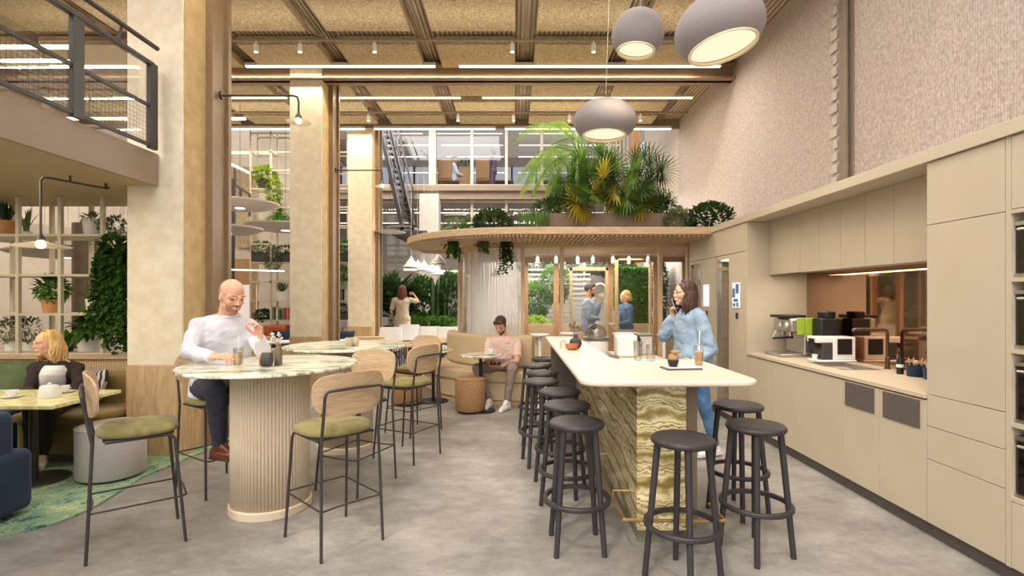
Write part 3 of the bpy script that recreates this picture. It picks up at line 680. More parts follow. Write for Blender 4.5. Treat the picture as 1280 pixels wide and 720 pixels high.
MB().box(XF, XF+.02, y0+.032, y1-.032, .103, .455).build('door', M['cab'], t, smooth=0, bevel=.002)
MB().box(XF, XF+.02, y0+.032, y1-.032, 2.025, 2.416).build('door', M['cab'], t, smooth=0, bevel=.002)
for i, (z0, z1) in enumerate(((.482, .857), (.879, 1.252), (1.274, 1.635), (1.657, 2.0))):
    lb = ['lowest black oven at the right edge of the kitchen', 'second black oven from the bottom of the stack', 'third black oven from the bottom of the stack', 'topmost black oven at the right edge of the kitchen'][i]
    t = thing('oven', lb, 'oven', (3.0, 2.45, z0), 'stack of built in ovens')
    MB().box(XF+.045, XM+.1, y0+.04, y1-.04, z0+.002, z1-.04).build('body', M['black'], t, smooth=0)
    MB().box(XF+.02, XF+.044, y0+.036, y1-.036, z0+.025, z1-.07).build('door', M['ovenglass'], t, smooth=0, bevel=.002)
    MB().box(XF+.014, XF+.044, y0+.036, y1-.036, z0, z0+.022).build('lower_trim', M['steel'], t, smooth=0)
    MB().box(XF+.012, XF+.044, y0+.036, y1-.036, z1-.066, z1-.045).build('control_strip', M['steel'], t, smooth=0)
    b = MB(); b.tube([(XF-.012, y0+.08, z1-.09), (XF-.012, y1-.08, z1-.09)], .008, 8)
    for q in (y0+.1, y1-.1): b.tube([(XF-.012, q, z1-.09), (XF+.025, q, z1-.09)], .006, 6)
    b.build('handle', M['steel'], t)
t = thing('tall_cabinet', 'tall plain beige cabinet nearest the camera at the right edge', 'cabinet', (3.0, 1.6, .1))
MB().box(XF+.021, XM+.3, 1.0, 2.156, .1, 2.418).build('carcass', M['cabside'], t, smooth=0); MB().box(XF, XF+.02, 1.002, 2.154, .103, 2.416).build('door', M['cab'], t, smooth=0, bevel=.002)
# glazed lockers
for i, (y0, y1, lb, sm) in enumerate(((5.853, 6.80, 'glazed beige locker cabinet with a picture screen, next to the worktop niche', 1), (6.806, 7.76, 'glazed beige locker cabinet with a white screen, farther one behind the woman', 0))):
    t = thing('glazed_locker', lb, 'cabinet', (3.0, (y0+y1)/2, .1), 'glazed locker cabinets')
    b = MB(); b.box(XF, XM, y0, y0+.02, .1, 2.418); b.box(XF, XM, y1-.02, y1, .1, 2.418); b.box(XM, XM+.02, y0, y1, .1, 2.418); b.box(XF, XM, y0+.02, y1-.02, .1, .12)
    b.build('carcass', M['cabside'], t, smooth=0)
    ym = y0+.44
    MB().box(XF-.003, XF+.02, y0+.003, y1-.003, 2.09, 2.416).build('top_panel', M['cab'], t, smooth=0, bevel=.002)
    MB().box(XF-.003, XF+.02, y0+.003, ym, .103, 2.083).build('solid_door', M['cab'], t, smooth=0, bevel=.002)
    g = MB().box(XF+.002, XF+.01, ym+.05, y1-.05, .15, 2.04).build('glass_door', M['glass'], t, smooth=0)
    b = MB(); b.box(XF-.003, XF+.02, ym+.004, ym+.05, .103, 2.083); b.box(XF-.003, XF+.02, y1-.05, y1-.003, .103, 2.083); b.box(XF-.003, XF+.02, ym+.05, y1-.05, .103, .15); b.box(XF-.003, XF+.02, ym+.05, y1-.05, 2.04, 2.083)
    b.build('door_frame', M['olived'] if 0 else M['cab'], g, smooth=0)
    for z in (.55, 1.0, 1.4, 1.75): MB().box(XF+.03, XM-.01, y0+.03, y1-.03, z, z+.012).build('shelf', M['glass'], t, smooth=0)
    sy = y0+.17
    MB().box(XF-.018, XF-.004, sy, sy+.19, 1.43, 1.73).build('screen', M['screen'], t, smooth=0, bevel=.003, label='small lit screen')
    if sm:
        b = MB(); 
        for (a0, a1, z0, z1) in ((.01, .09, 1.60, 1.71), (.11, .18, 1.55, 1.66), (.03, .15, 1.50, 1.535), (.02, .07, 1.44, 1.49), (.1, .17, 1.445, 1.48)): b.box(XF-.0195, XF-.018, sy+a0, sy+a1, z0, z1)
        b.build('picture', M['denimd'], t, smooth=0)
    MB().box(XF-.012, XF-.004, sy+.06, sy+.11, 1.30, 1.37).build('lock', M['black'], t, smooth=0, bevel=.002)
    for k, (z, hh) in enumerate(((1.012, .3), (.562, .3))):
        yy = (ym+y1)/2+.05
        def fol(b, p, hh=hh): bush(b, p+V((0, 0, hh/2)), (.1, .12, hh/2), 120, .07, .03, .6)
        pot_plant('potted_plant', ['leafy green plant in a tan pot on the %s glass shelf', 'leafy plant in a tan pot on the %s glass shelf'][k] % (['middle', 'lower'][k])+[' of the farther locker', ' of the nearer locker'][sm], (XF+.25, yy, z), .07, .09, M['tanpot'], fol, M['leaf'], group='plants in the lockers')

# ------------------------------------------------------------------ machines on the worktop
ex, ey = 3.02, 5.55
t = thing('espresso_machine', 'chrome and lime green espresso machine in the far corner of the worktop', 'coffee machine', (ex, ey, .924))
b = MB(); b.box(2.9, 3.24, 5.36, 5.72, 1.19, 1.33); b.box(3.04, 3.24, 5.36, 5.72, .95, 1.19); b.build('body', M['steel'], t, bevel=.02)
for y_ in (5.345, 5.72): MB().box(2.96, 3.2, y_, y_+.015, 1.16, 1.34).build('side_panel', M['greenpl'], t, bevel=.005, label='lime green side panel')
MB().box(2.80, 3.26, 5.36, 5.72, .924, .958).build('drip_tray', M['steel'], t, bevel=.008)
MB().box(2.84, 3.1, 5.42, 5.68, 1.335, 1.365).build('cup_rail', M['black'], t, bevel=.008)
b = MB(); b.tube([(2.95, 5.47, 1.19), (2.95, 5.47, 1.13)], .03, 14); b.tube([(2.95, 5.62, 1.19), (2.95, 5.62, 1.14)], .03, 14); b.build('group_head', M['steel'], t)
b = MB(); b.tube([(2.95, 5.47, 1.115), (2.95, 5.47, 1.14)], .036, 14); b.tube([(2.93, 5.47, 1.125), (2.76, 5.45, 1.118)], .012, 8); b.build('portafilter', M['black'], t)
b = MB(); b.tube([(2.92, 5.68, 1.2), (2.87, 5.68, 1.1), (2.88, 5.68, 1.0)], .006, 6); b.build('steam_wand', M['steel'], t)
b = MB(); b.ell((2.89, 5.42, 1.26), (.012, .03, .03)); b.ell((2.89, 5.55, 1.26), (.012, .03, .03)); b.build('gauge', M['white'], t)
t = thing('coffee_grinder', 'black and lime green bean machine behind the white capsule machine', 'coffee grinder', (3.15, 5.17, .924))
MB().box(3.1, 3.29, 5.16, 5.32, .924, 1.34).build('body', M['black'], t, bevel=.012)
MB().box(3.04, 3.31, 5.325, 5.335, 1.14, 1.33).build('side_panel', M['greenpl'], t, bevel=.004, label='lime green panel')
MB().lathe([(.075, 1.34), (.08, 1.36), (.08, 1.40), (.07, 1.41), (0, 1.41)], 20, (3.2, 5.24, 0)).build('hopper', M['black'], t)
t = thing('capsule_machine', 'white capsule coffee machine with black panel on the worktop', 'coffee machine', (3.15, 4.95, .924))
b = MB(); b.box(3.09, 3.31, 4.95, 5.12, .945, 1.17); b.box(2.93, 3.09, 4.95, 5.12, 1.11, 1.17); b.box(2.93, 3.32, 4.94, 5.13, .925, .947); b.build('body', M['white'], t, bevel=.012)
MB().box(3.13, 3.27, 4.942, 4.95, 1.0, 1.15).build('front_panel', M['black'], t, bevel=.003)
b = MB(); b.box(2.99, 3.09, 4.955, 5.115, .95, 1.11); b.build('recess', M['dark'], t, bevel=.004)
MB().box(2.925, 2.99, 4.985, 5.085, 1.06, 1.15).build('spout_head', M['black'], t, bevel=.006)
t = thing('coffee_cup', 'small white cup under the spout of the capsule machine', 'cup', (2.96, 5.03, .947)); MB().lathe([(.02, 0), (.03, .045), (.028, .045), (.02, .005), (0, .005)], 16, (2.96, 5.03, .948)).build('bowl', M['white'], t)
t = thing('bottle', 'small black bottle with white label standing beside the tap', 'bottle', (3.17, 4.2, .924))
MB().lathe([(.024, 0), (.025, .01), (.025, .115), (.011, .14), (.011, .175)], 18, (3.17, 4.2, .924)).build('body', M['black'], t)
MB().lathe([(.0255, .055), (.0255, .08)], 18, (3.17, 4.2, .924)).build('label_band', M['paper'], t); MB().lathe([(.013, .16), (.013, .185), (0, .185)], 14, (3.17, 4.2, .924)).build('cap', M['black'], t)
for i, y in enumerate((4.07, 3.9)):
    t = thing('wire_basket', ['dark blue basket of cups on the worktop, the one nearer the tap', 'dark blue basket of cups on the worktop, half hidden by the tall cabinet'][i], 'basket', (3.2, y, .924), 'dark baskets')
    b = MB(); b.lathe([(.06, 0), (.068, .09), (.062, .09), (.055, .006), (0, .006)], 20, (3.2, y, .924)); b.build('basket', M['blue'], t)
    b = MB(); 
    for k in range(5): a = k*1.25; b.tube([(3.2+.03*math.cos(a), y+.03*math.sin(a), .93), (3.2+.05*math.cos(a), y+.05*math.sin(a), 1.07)], .004, 6)
    b.build('sticks', M['oak'], t)
    MB().ell((3.2, y, 1.03), .022).build('knob', M['oak'], t)

# ================================================================== BAR COUNTER
XL, XR, ZB = .40, 1.47, 1.06
poly = arc(XR-.12, 3.0+.12, .12, -90, 0, 8)+[(XR, 4.08)]+[(.83, 4.1), (.80, 4.2), (.80, 6.5), (XL, 6.5)]+arc(XL+.12, 3.0+.12, .12, 180, 270, 8)
t = thing('bar_counter', 'long bar counter with cream top and banded onyx base', 'counter', (.9, 4.5, 0))
MB().prism(poly, ZB-.035, ZB).build('countertop', M['barTop'], t, smooth=30, bevel=.012, seg=3)
b = MB(); b.box(.768, 1.075, 3.19, 4.08, .1, ZB-.036); b.box(.768, .799, 4.081, 6.3, .1, ZB-.036); b.build('onyx_base', M['onyx'], t, smooth=0)
MB().box(1.077, 1.155, 3.22, 4.08, .1, ZB-.036).build('side_panel', M['umber'], t, smooth=0)
b = MB(); b.box(.79, 1.05, 3.24, 4.06, 0, .1); b.box(.775, .795, 4.06, 6.28, 0, .1); b.build('plinth', M['plinthg'], t, smooth=0)
b = MB(); b.tube([(.66, 6.2, .22), (.66, 3.06, .22), (1.0, 3.05, .22), (1.26, 3.05, .22), (1.26, 3.3, .22)], .011, 8)
for y in (3.4, 4.2, 5.0, 5.8): b.tube([(.66, y, .22), (.66, y, .27), (.78, y, .27)], .009, 8)
for x in (.86, 1.0): b.tube([(x, 3.05, .22), (x, 3.19, .27)], .008, 8)
b.build('foot_rail', M['brass'], t)
MB().box(.46, .78, 6.3, 6.36, 0, ZB-.036).build('end_panel', M['kick'], t, smooth=0)
t = thing('service_cabinet', 'low beige service cabinet behind the raised bar top', 'cabinet', (1.39, 5.9, 0))
MB().box(1.165, 1.62, 5.42, 6.3, .08, .86).build('carcass', M['cab'], t, smooth=0, bevel=.003)
MB().box(1.18, 1.60, 5.45, 6.28, 0, .08).build('plinth', M['kick'], t, smooth=0)
MB().box(1.16, 1.63, 5.41, 6.31, .861, .89).build('top', M['worktop'], t, smooth=0, bevel=.002)
t = thing('coffee_machine', 'white box shaped coffee machine with black side behind the bar top', 'coffee machine', (1.26, 5.8, .89))
MB().prism([(1.135-.0+.02*0+.0+x, y) for x, y in rrect(.01, .24, 5.66, 5.86, .03, 5)], .892, 1.13).build('body', M['whitem'], t, bevel=.02, seg=3)
b = MB(); b.box(1.376, 1.40, 5.68, 5.84, .9, 1.125); b.ell((1.40, 5.70, 1.08), (.02, .015, .02)); b.ell((1.40, 5.70, 1.02), (.02, .015, .02)); b.build('side_panel', M['black'], t, bevel=.004)
t = thing('water_dispenser', 'light grey appliance panel standing right of the white coffee machine', 'appliance', (1.5, 5.95, .89))
MB().box(1.43, 1.6, 5.9, 6.08, .892, 1.11).build('body', M['linen'], t, bevel=.012); MB().box(1.425, 1.605, 5.89, 6.09, 1.11, 1.13).build('lid', M['plinthg'], t, bevel=.005)
t = thing('drum_pedestal', 'white round drum pedestal with steel rim behind the bar', 'pedestal', (1.1, 6.82, 0))
MB().lathe([(.155, 0), (.16, .01), (.16, .97), (.15, .985), (0, .985)], 36, (1.1, 6.82, 0)).build('drum', M['whitem'], t)
MB().lathe([(.165, .985), (.168, 1.0), (.168, 1.03), (.155, 1.035), (.15, 1.0), (0, .995)], 36, (1.1, 6.82, 0)).build('rim', M['steel'], t)
t = thing('glass_cloche', 'glass bowl with steel fittings on top of the white drum', 'glass bowl', (1.1, 6.82, 1.0))
MB().lathe([(.13, .002), (.145, .06), (.12, .14), (.07, .19), (.0, .2)], 28, (1.1, 6.82, 1.0)).build('bowl', M['cup'], t)
MB().ell((1.1, 6.82, 1.205), .018).build('knob', M['steel'], t)
b = MB(); b.lathe([(.10, .001), (.11, .03), (0, .03)], 24, (1.1, 6.82, 1.0)); b.build('tray', M['dark'], t)

# ------------------------------------------------------------------ black bar stools
def make_stool(loc, label):
    t = thing('bar_stool', label, 'stool', (0, 0, 0), 'black wooden bar stools')
    MB().lathe([(0, .742), (.15, .742), (.168, .748), (.173, .76), (.171, .772), (.162, .78), (.08, .777), (0, .776)], 44).build('seat', M['stool'], t, smooth=50)
    for k in range(4):
        a = PI/4+k*PI/2; c_, s_ = math.cos(a), math.sin(a)
        MB().tube([(.205*c_, .205*s_, 0), (.135*c_, .135*s_, .745)], [.0165, .0195], 14).build('leg', M['stool'], t)
    b = MB(); b.lathe([(.186, .285), (.208, .285), (.212, .291), (.212, .305), (.208, .311), (.186, .311)], 48, (0, 0, 0), closed=True); b.build('foot_ring', M['stool'], t, smooth=30)
    t.location = loc; return t
stools = [((.395, 3.2), 47, 'black bar stool at the near left corner of the bar, nearest of the left row'),
 ((.39, 3.73), 20, 'black bar stool in the left row, second from the camera'),
 ((.385, 4.27), 33, 'black bar stool in the left row, third from the camera'),
 ((.255, 4.80), 10, 'black bar stool in the left row, fourth from the camera and standing a little out'),
 ((.30, 5.33), 40, 'black bar stool in the left row, fifth from the camera'),
 ((.26, 5.92), 25, 'black bar stool in the left row, second from the far end'),
 ((.40, 6.55), 5, 'black bar stool at the far end of the left row'),
 ((.935, 2.83), 38, 'black bar stool standing in front of the onyx end of the bar'),
 ((1.475, 3.12), 22, 'black bar stool at the near right corner of the bar'),
 ((1.63, 3.72), 30, 'black bar stool beside the legs of the woman in denim')]
s0 = None
for (x, y), a, lb in stools:
    if s0 is None: s0 = make_stool((x, y, 0), lb); s0.rotation_euler = (0, 0, math.radians(a-45))
    else: dup(s0, (x, y, 0), math.radians(a), lb)

# ------------------------------------------------------------------ things on the bar
def vase(name, label, loc, r, m, twigs=None, tl=.16):
    t = thing(name, label, 'vase', loc)
    MB().lathe([(r*.45, 0), (r*.8, r*.25), (r, r*.8), (r*.85, r*1.35), (r*.4, r*1.65), (r*.36, r*1.9), (r*.3, r*1.9), (r*.3, r*1.5), (0, r*1.4)], 28, loc).build('body', m, t)
    if twigs:
        b = MB(); c_ = V(loc)+V((0, 0, r*1.5))
        for k in range(14):
            d = V((R.uniform(-.45, .45), R.uniform(-.3, .3), 1)).normalized(); L = tl*R.uniform(.6, 1); b.tube([c_, c_+d*L], .0018, 4); b.ell(c_+d*L, (.009, .009, .016), None, 8, 6)
        b.build('dried_stems', twigs, t)
    return t
vase('vase', 'dark round vase with dried stems on the far part of the bar', (.60, 4.95, ZB), .062, M['potgrey'], M['umber'], .17)
t = thing('bowl', 'small brown clay bowl beside the dark vase on the bar', 'bowl', (.54, 4.82, ZB))
MB().lathe([(.03, 0), (.055, .02), (.06, .055), (.054, .055), (.045, .02), (0, .012)], 24, (.545, 4.8, ZB)).build('bowl_body', M['terra'], t)
t = thing('glass_jar', 'small clear glass jar left of the brown bowl on the bar', 'jar', (.48, 4.9, ZB)); MB().lathe([(.03, 0), (.034, .01), (.034, .06), (.02, .075), (.02, .085)], 20, (.475, 4.9, ZB+.001)).build('jar_body', M['cup'], t)
t = thing('glass_tray', 'thin round white coaster tray under the two tumblers', 'tray', (1.02, 3.98, ZB)); MB().lathe([(0, 0), (.12, 0), (.125, .004), (.12, .007), (0, .006)], 32, (1.0, 3.92, ZB)).build('plate', M['paper'], t)
for i, (x, y, hh) in enumerate(((.955, 3.93, .15), (1.04, 3.88, .125))):
    t = thing('tumbler', ['taller clear glass tumbler on the left of the white coaster', 'shorter clear glass tumbler on the right of the white coaster'][i], 'glass', (x, y, ZB+.007), 'clear tumblers')
    MB().lathe([(0, .004), (.029, .004), (.034, hh), (.036, hh), (.031, 0), (0, 0)], 24, (x, y, ZB+.008)).build('glass_body', M['cup'], t)
t = thing('tablet', 'dark flat tablet with white edge lying on the bar top', 'tablet', (1.13, 3.42, ZB))
Mx = Matrix.Rotation(math.radians(6), 3, 'Z')
MB().obox((1.15, 3.52, ZB+.006), (.125, .07, .005), Mx).build('case', M['kick'], t, bevel=.003); MB().obox((1.16, 3.53, ZB+.0125), (.115, .062, .0012), Mx).build('cover', M['paper'], t, smooth=0)
t = thing('muffin', 'brown muffin in a dark paper cup on the tablet', 'muffin', (1.10, 3.53, ZB+.014))
MB().lathe([(.028, 0), (.04, .045), (.036, .045), (0, .04)], 24, (1.10, 3.53, ZB+.015), flute=24, depth=.004).build('paper_cup', M['black'], t)
b = MB(); b.ell((1.10, 3.53, ZB+.075), (.036, .036, .032)); b.ell((1.118, 3.53, ZB+.115), (.035, .03, .014)); b.build('cake', M['caramel'], t)
t = thing('iced_coffee', 'iced milky coffee in a clear domed cup with white straw near the woman in denim', 'drink', (1.4, 3.78, ZB))
c0 = (1.345, 3.72, ZB+.001)
MB().lathe([(.026, 0), (.036, .105), (.037, .108), (.037, .112), (.033, .13), (.02, .15), (.012, .155)], 28, c0).build('domed_cup', M['cup'], t)
MB().lathe([(0, .003), (.024, .003), (.033, .095), (0, .096)], 24, c0).build('coffee', M['coffee'], t)
MB().tube([(1.345, 3.72, ZB+.02), (1.352, 3.72, ZB+.25)], .0035, 8).build('straw', M['paper'], t)
# ================================================================== ROUND MARBLE TABLES
def round_table(x, y, label, r=.61, z=1.06, rc=.27):
    t = thing('round_table', label, 'table', (x, y, 0), 'fluted marble tables')
    MB().lathe([(0, z-.022), (r-.01, z-.022), (r, z-.017), (r, z-.004), (r-.004, z), (0, z)], 96, (x, y, 0)).build('marble_top', M['gwhite'], t, smooth=30)
    MB().lathe([(rc, .06), (rc, z-.023)], 720, (x, y, 0), flute=72, depth=.011).build('fluted_column', M['rib'], t, smooth=180)
    MB().lathe([(rc+.008, 0), (rc+.012, .004), (rc+.012, .055), (rc+.004, .062), (0, .062)], 72, (x, y, 0)).build('base_ring', M['rib'], t, smooth=30)
round_table(-1.80, 3.80, 'round green and white marble bar table on a fluted column, nearest the camera')
round_table(-1.735, 5.30, 'round green and white marble bar table on a fluted column, the farther one')

# ------------------------------------------------------------------ bar chairs with wooden backs
def make_chair():
    t = thing('bar_chair', 'x', 'chair', (0, 0, 0), 'oak backed bar chairs')
    # seat cushion: puffy superellipse pad
    b = MB(); rings = []
    prof = [(.0, .755), (.55, .757), (.86, .752), (.97, .738), (1.0, .722), (.97, .706), (.86, .700), (0, .700)]
    n = 44; vs = []; fs = []
    for q, z in prof:
        for j in range(n):
            a = 2*PI*j/n; ca, sa = math.cos(a), math.sin(a); e = 2/3.2
            x = .225*q*math.copysign(abs(ca)**e, ca); y = .215*q*math.copysign(abs(sa)**e, sa)+.01
            vs.append((x*(1-.12*(-y)/.22 if y < 0 else 1), y, z+.012*math.sin(x*22+1)*math.sin(y*17)*(1 if z > .73 else 0)))
    for i in range(len(prof)-1):
        for j in range(n): fs.append((i*n+j, i*n+(j+1) % n, (i+1)*n+(j+1) % n, (i+1)*n+j))
    b.add(vs, fs); b.build('seat_cushion', M['olive'], t, smooth=180)
    MB().prism([(x, y) for x, y in rrect(-.19, .19, -.17, .19, .05, 5)], .687, .699).build('seat_board', M['dark'], t, smooth=30)
    # curved plywood back
    b = MB(); vs = []; fs = []; n = 40; K = 7
    for sgn in (0, 1):
        for k in range(K+1):
            q = k/K
            for j in range(n):
                a = 2*PI*j/n; ca, sa = math.cos(a), math.sin(a); e = 2/3.6
                x = .238*q*math.copysign(abs(ca)**e, ca); z = .132*q*math.copysign(abs(sa)**e, sa)
                x *= 1-.10*max(0, -z/.132)
                yb = -.245+.95*x*x-.10*z+(.006 if sgn else -.006)
                vs.append((x, yb, .965+z))
    N = (K+1)*n
    for s_ in (0, 1):
        for k in range(K):
            for j in range(n): fs.append((s_*N+k*n+j, s_*N+k*n+(j+1) % n, s_*N+(k+1)*n+(j+1) % n, s_*N+(k+1)*n+j))
    for j in range(n): fs.append((K*n+j, K*n+(j+1) % n, N+K*n+(j+1) % n, N+K*n+j))
    b.add(vs, fs); b.build('backrest', M['oak'], t, smooth=50)
    r = .0095
    for s_ in (-1, 1):
        MB().tube([(s_*.213, .245, 0), (s_*.19, .19, .655), (s_*.187, .175, .678), (s_*.183, .15, .688), (s_*.183, -.16, .688)], r, 10).build('leg', M['metal'], t)
        MB().tube([(s_*.205, -.245, 0), (s_*.19, -.215, .69), (s_*.19, -.235, .80), (s_*.19, -.262, .965)], r, 10).build('leg', M['metal'], t)
    MB().tube([(-.19, -.262, .965), (-.183, -.266, .99), (-.165, -.27, 1.0), (0, -.272, 1.003), (.165, -.27, 1.0), (.183, -.266, .99), (.19, -.262, .965)], r, 10).build('back_bow', M['metal'], t)
    b = MB(); rr = .006; z = .29
    fx, fy_, bx, by = .203, .221, .199, -.232
    b.tube([(-fx, fy_, z), (-fx+.02, fy_+.03, z), (0, fy_+.035, z), (fx-.02, fy_+.03, z), (fx, fy_, z)], rr, 8)
    b.tube([(-bx, by, z), (-.1, by+.012, z), (0, by+.015, z), (.1, by+.012, z), (bx, by, z)], rr, 8)
    for s_ in (-1, 1): b.tube([(s_*fx, fy_, z), (s_*bx, by, z)], rr, 8)
    b.build('foot_rail', M['metal'], t)
    return t
c0 = make_chair()
def facing(dx, dy): return math.atan2(dy, dx)-PI/2
chairs = [(-2.41, 3.27, .78, .63, 'oak backed bar chair with olive cushion at left front, nearest the low stone table'),
 (-1.156, 3.30, -.72, .69, 'oak backed bar chair seen from behind at the front of the nearest marble table'),
 (-1.297, 4.25, -.41, -.91, 'oak backed bar chair facing the camera at the right of the nearest marble table'),
 (-1.04, 5.02, -.88, .47, 'oak backed bar chair with olive cushion seen from behind at the farther marble table'),
 (-1.16, 5.95, -.6, -.8, 'oak backed bar chair on the far right side of the farther marble table'),
 (-2.44, 4.22, .84, -.54, 'oak backed bar chair the bald man is sitting on')]
for i, (x, y, dx, dy, lb) in enumerate(chairs):
    if i == 0: c0.location = (x, y, 0); c0.rotation_euler = (0, 0, facing(dx, dy)); c0['label'] = lb
    else: dup(c0, (x, y, 0), facing(dx, dy), lb)

# ------------------------------------------------------------------ things on the near marble table
ZT = 1.06
def latte(x, y, label):
    t = thing('iced_latte', label, 'drink', (x, y, ZT))
    MB().lathe([(.028, 0), (.032, .004), (.036, .125), (.034, .125), (.029, .006), (0, .006)], 28, (x, y, ZT+.001)).build('glass_body', M['cup'], t)
    MB().lathe([(0, .007), (.027, .007), (.032, .095), (0, .096)], 24, (x, y, ZT+.001)).build('coffee', M['coffee'], t)
    MB().tube([(x, y, ZT+.02), (x+.004, y, ZT+.21)], .003, 8).build('straw', M['paper'], t)
latte(wx(298, 3.72), 3.72, 'layered iced latte with straw in front of the bald man')
x, y = wx(331, 3.62), 3.62
t = thing('tea_canister', 'dark round lidded pot with a wooden disc face on the near marble table', 'pot', (x, y, ZT))
MB().tube([(x-.02, y, ZT+.052), (x+.045, y+.01, ZT+.052)], .05, 24).build('body', M['potgrey'], t, bevel=.006)
MB().tube([(x-.034, y-.004, ZT+.052), (x-.021, y, ZT+.052)], .045, 24).build('wooden_face', M['redoak'], t)
x = wx(343, 3.66)
t = thing('bud_vase', 'tall dark glass bud vase with dried flowers on the near marble table', 'vase', (x, 3.72, ZT))
MB().lathe([(.026, 0), (.028, .01), (.028, .11), (.014, .135), (.014, .155)], 22, (x, 3.72, ZT+.001)).build('body', M['umber'], t)
b = MB()
for k in range(9):
    d = V((R.uniform(-.5, .25), R.uniform(-.3, .3), 1)).normalized(); c_ = V((x, 3.72, ZT+.12)); L = R.uniform(.05, .11); b.tube([c_, c_+d*L], .0016, 4)
    for q in range(6): b.ell(c_+d*L+rdir()*.012, .007, None, 7, 5)
b.build('dried_flowers', M['offwhite'], t)
for i, (px, py, lb) in enumerate(((436, 5.1, 'small smoky glass on the farther marble table, left one of the pair'), (444, 5.16, 'small smoky glass on the farther marble table, right one of the pair'))):
    x = wx(px, py); t = thing('tealight_glass', lb, 'glass', (x, py, ZT)); MB().lathe([(.03, 0), (.04, .05), (.036, .09), (.033, .09), (.03, .006), (0, .006)], 20, (x, py, ZT+.001)).build('glass_body', M['smoke'], t)
    MB().lathe([(0, .007), (.024, .007), (.024, .04), (0, .045)], 14, (x, py, ZT+.001)).build('filling', M['umber'], t)

# ================================================================== LOUNGE AT LEFT
poly = [(-9.6, 2.2), (-3.9, 2.2), (-3.55, 2.9), (-3.30, 3.3), (-3.13, 3.5), (-3.09, 3.75), (-3.12, 4.0), (-3.18, 4.4), (-3.14, 4.75), (-3.12, 4.97), (-3.08, 5.4), (-3.0, 5.9), (-3.1, 6.6), (-4, 7.2), (-9.6, 7.2)]
# smooth the wavy outline
pp = []
for i in range(len(poly)):
    p0, p1, p2, p3 = [V((*poly[(i+k) % len(poly)], 0)) for k in (-1, 0, 1, 2)]
    if p1.x < -5 or p2.x < -5: pp.append(tuple(p1[:2])); continue
    for q in range(5):
        u = q/5; r_ = .5*((2*p1)+(-p0+p2)*u+(2*p0-5*p1+4*p2-p3)*u*u+(-p0+3*p1-3*p2+p3)*u**3); pp.append(tuple(r_[:2]))
tag(MB().prism(pp, .001, .014).build('rug', M['rug'], smooth=0), 'mottled green and teal carpet with a wavy edge under the lounge tables', 'carpet')
# low wall and room divider
struct(MB().box(-9.7, -3.76, 5.45, 5.6, .015, .9).build('wall_booth', M['ribwood'], smooth=0))
struct(MB().box(-9.7, -3.76, 5.42, 5.98, .9, .94).build('trim_10', M['oak'], smooth=0))
t = thing('room_divider', 'greige open lattice divider with plants behind the seated blonde woman', 'shelf', (-5, 5.7, .94))
b = MB(); x0 = wx(23.2, 5.5)
xs = [x0+.4536*i for i in range(-7, 4)]
for y in (5.48, 5.88):
    for x in xs: b.box(x-.017, x+.017, y, y+.04, .94, 2.63)
b.build('uprights', M['shelf'], t, smooth=0)
b = MB()
for z in (.945, 1.37, 1.79, 2.22): b.box(xs[0], -3.77, 5.485, 5.915, z-.012, z+.012)
b.build('shelves', M['shelf'], t, smooth=0)
ZS = [.958, 1.383, 1.803, 2.233]
def dplant(px, row, r, h, pm, fol, lm, label, y=5.7, name='potted_plant', cat='plant', dx=0):
    return pot_plant(name, label, (wx(px, y)+dx, y, ZS[row]), r, h, pm, fol, lm, cat, 'plants on the room divider')
dplant(6, 3, .125, .17, M['tanpot'], lambda b, p: tuft(b, p, 240, .24, .01, .55, .5), M['leafd'], 'grassy plant in a tan pot at the upper left corner of the divider')
dplant(34, 3, .05, .05, M['whitem'], lambda b, p: tuft(b, p, 12, .32, .03, .35, .5), M['leafg'], 'slender strappy plant in the top row of the divider, behind the hanging lamp rod')
dplant(115, 3, .09, .185, M['whitem'], lambda b, p: bush(b, p+V((0, 0, .03)), (.08, .08, .05), 90, .06, .025), M['leafg'], 'low green plant in a tall white pot in the top row of the divider')
def trail(b, p, n=14, l=.3, L=.045, w=.03, rx=.12):
    for k in range(n): vine(b, p+V((R.uniform(-rx, rx), R.uniform(-.1, .1), .04)), l*R.uniform(.6, 1), int(l/.028)+2, L, w, .016)
t = dplant(143, 3, .06, .07, M['whitem'], lambda b, p: (bush(b, p+V((0, 0, .06)), (.1, .08, .1), 110, .06, .025), trail(b, p+V((0, -.05, .1)), 5, .2)), M['leafg'], 'pale trailing plant in the top right cell of the divider')
def ivy(b, p):
    for k in range(46): vine(b, V((wx(R.uniform(123, 161), 5.42), 5.42+R.uniform(-.06, .05), 2.16-R.uniform(0, .2))), R.uniform(.55, 1.05), 34, .062, .05, .011)
    bush(b, V((wx(141, 5.45), 5.45, 2.08)), (.15, .1, .13), 260, .065, .05)
t = thing('hanging_ivy', 'long hanging ivy cascading down the right side of the divider', 'plant', (wx(141, 5.45), 5.45, 1.0), 'plants on the room divider')
b = MB(); ivy(b, None); b.build('vines', M['leaf'], t, smooth=180, fix=False)
MB().lathe(potprof(.115, .19), 24, (wx(152, 5.65), 5.66, 1.803)).build('pot', M['terra'], t)
dplant(66, 1, .105, .15, M['tanpot'], lambda b, p: bush(b, p+V((0, 0, .13)), (.14, .13, .13), 320, .075, .05), M['leafm'], 'bushy bright green plant in a tan pot in the third row of the divider')
dplant(118, 1, .085, .15, M['whitem'], lambda b, p: tuft(b, p, 34, .22, .028, 1.0, .9), M['leafd'], 'small palm like plant in a white pot left of the hanging ivy')
dplant(15, 0, .075, .11, M['whitem'], lambda b, p: bush(b, p+V((0, 0, .13)), (.17, .13, .15), 420, .04, .022), M['leafg'], 'fine leaved herb in a small white pot at the bottom left of the divider')
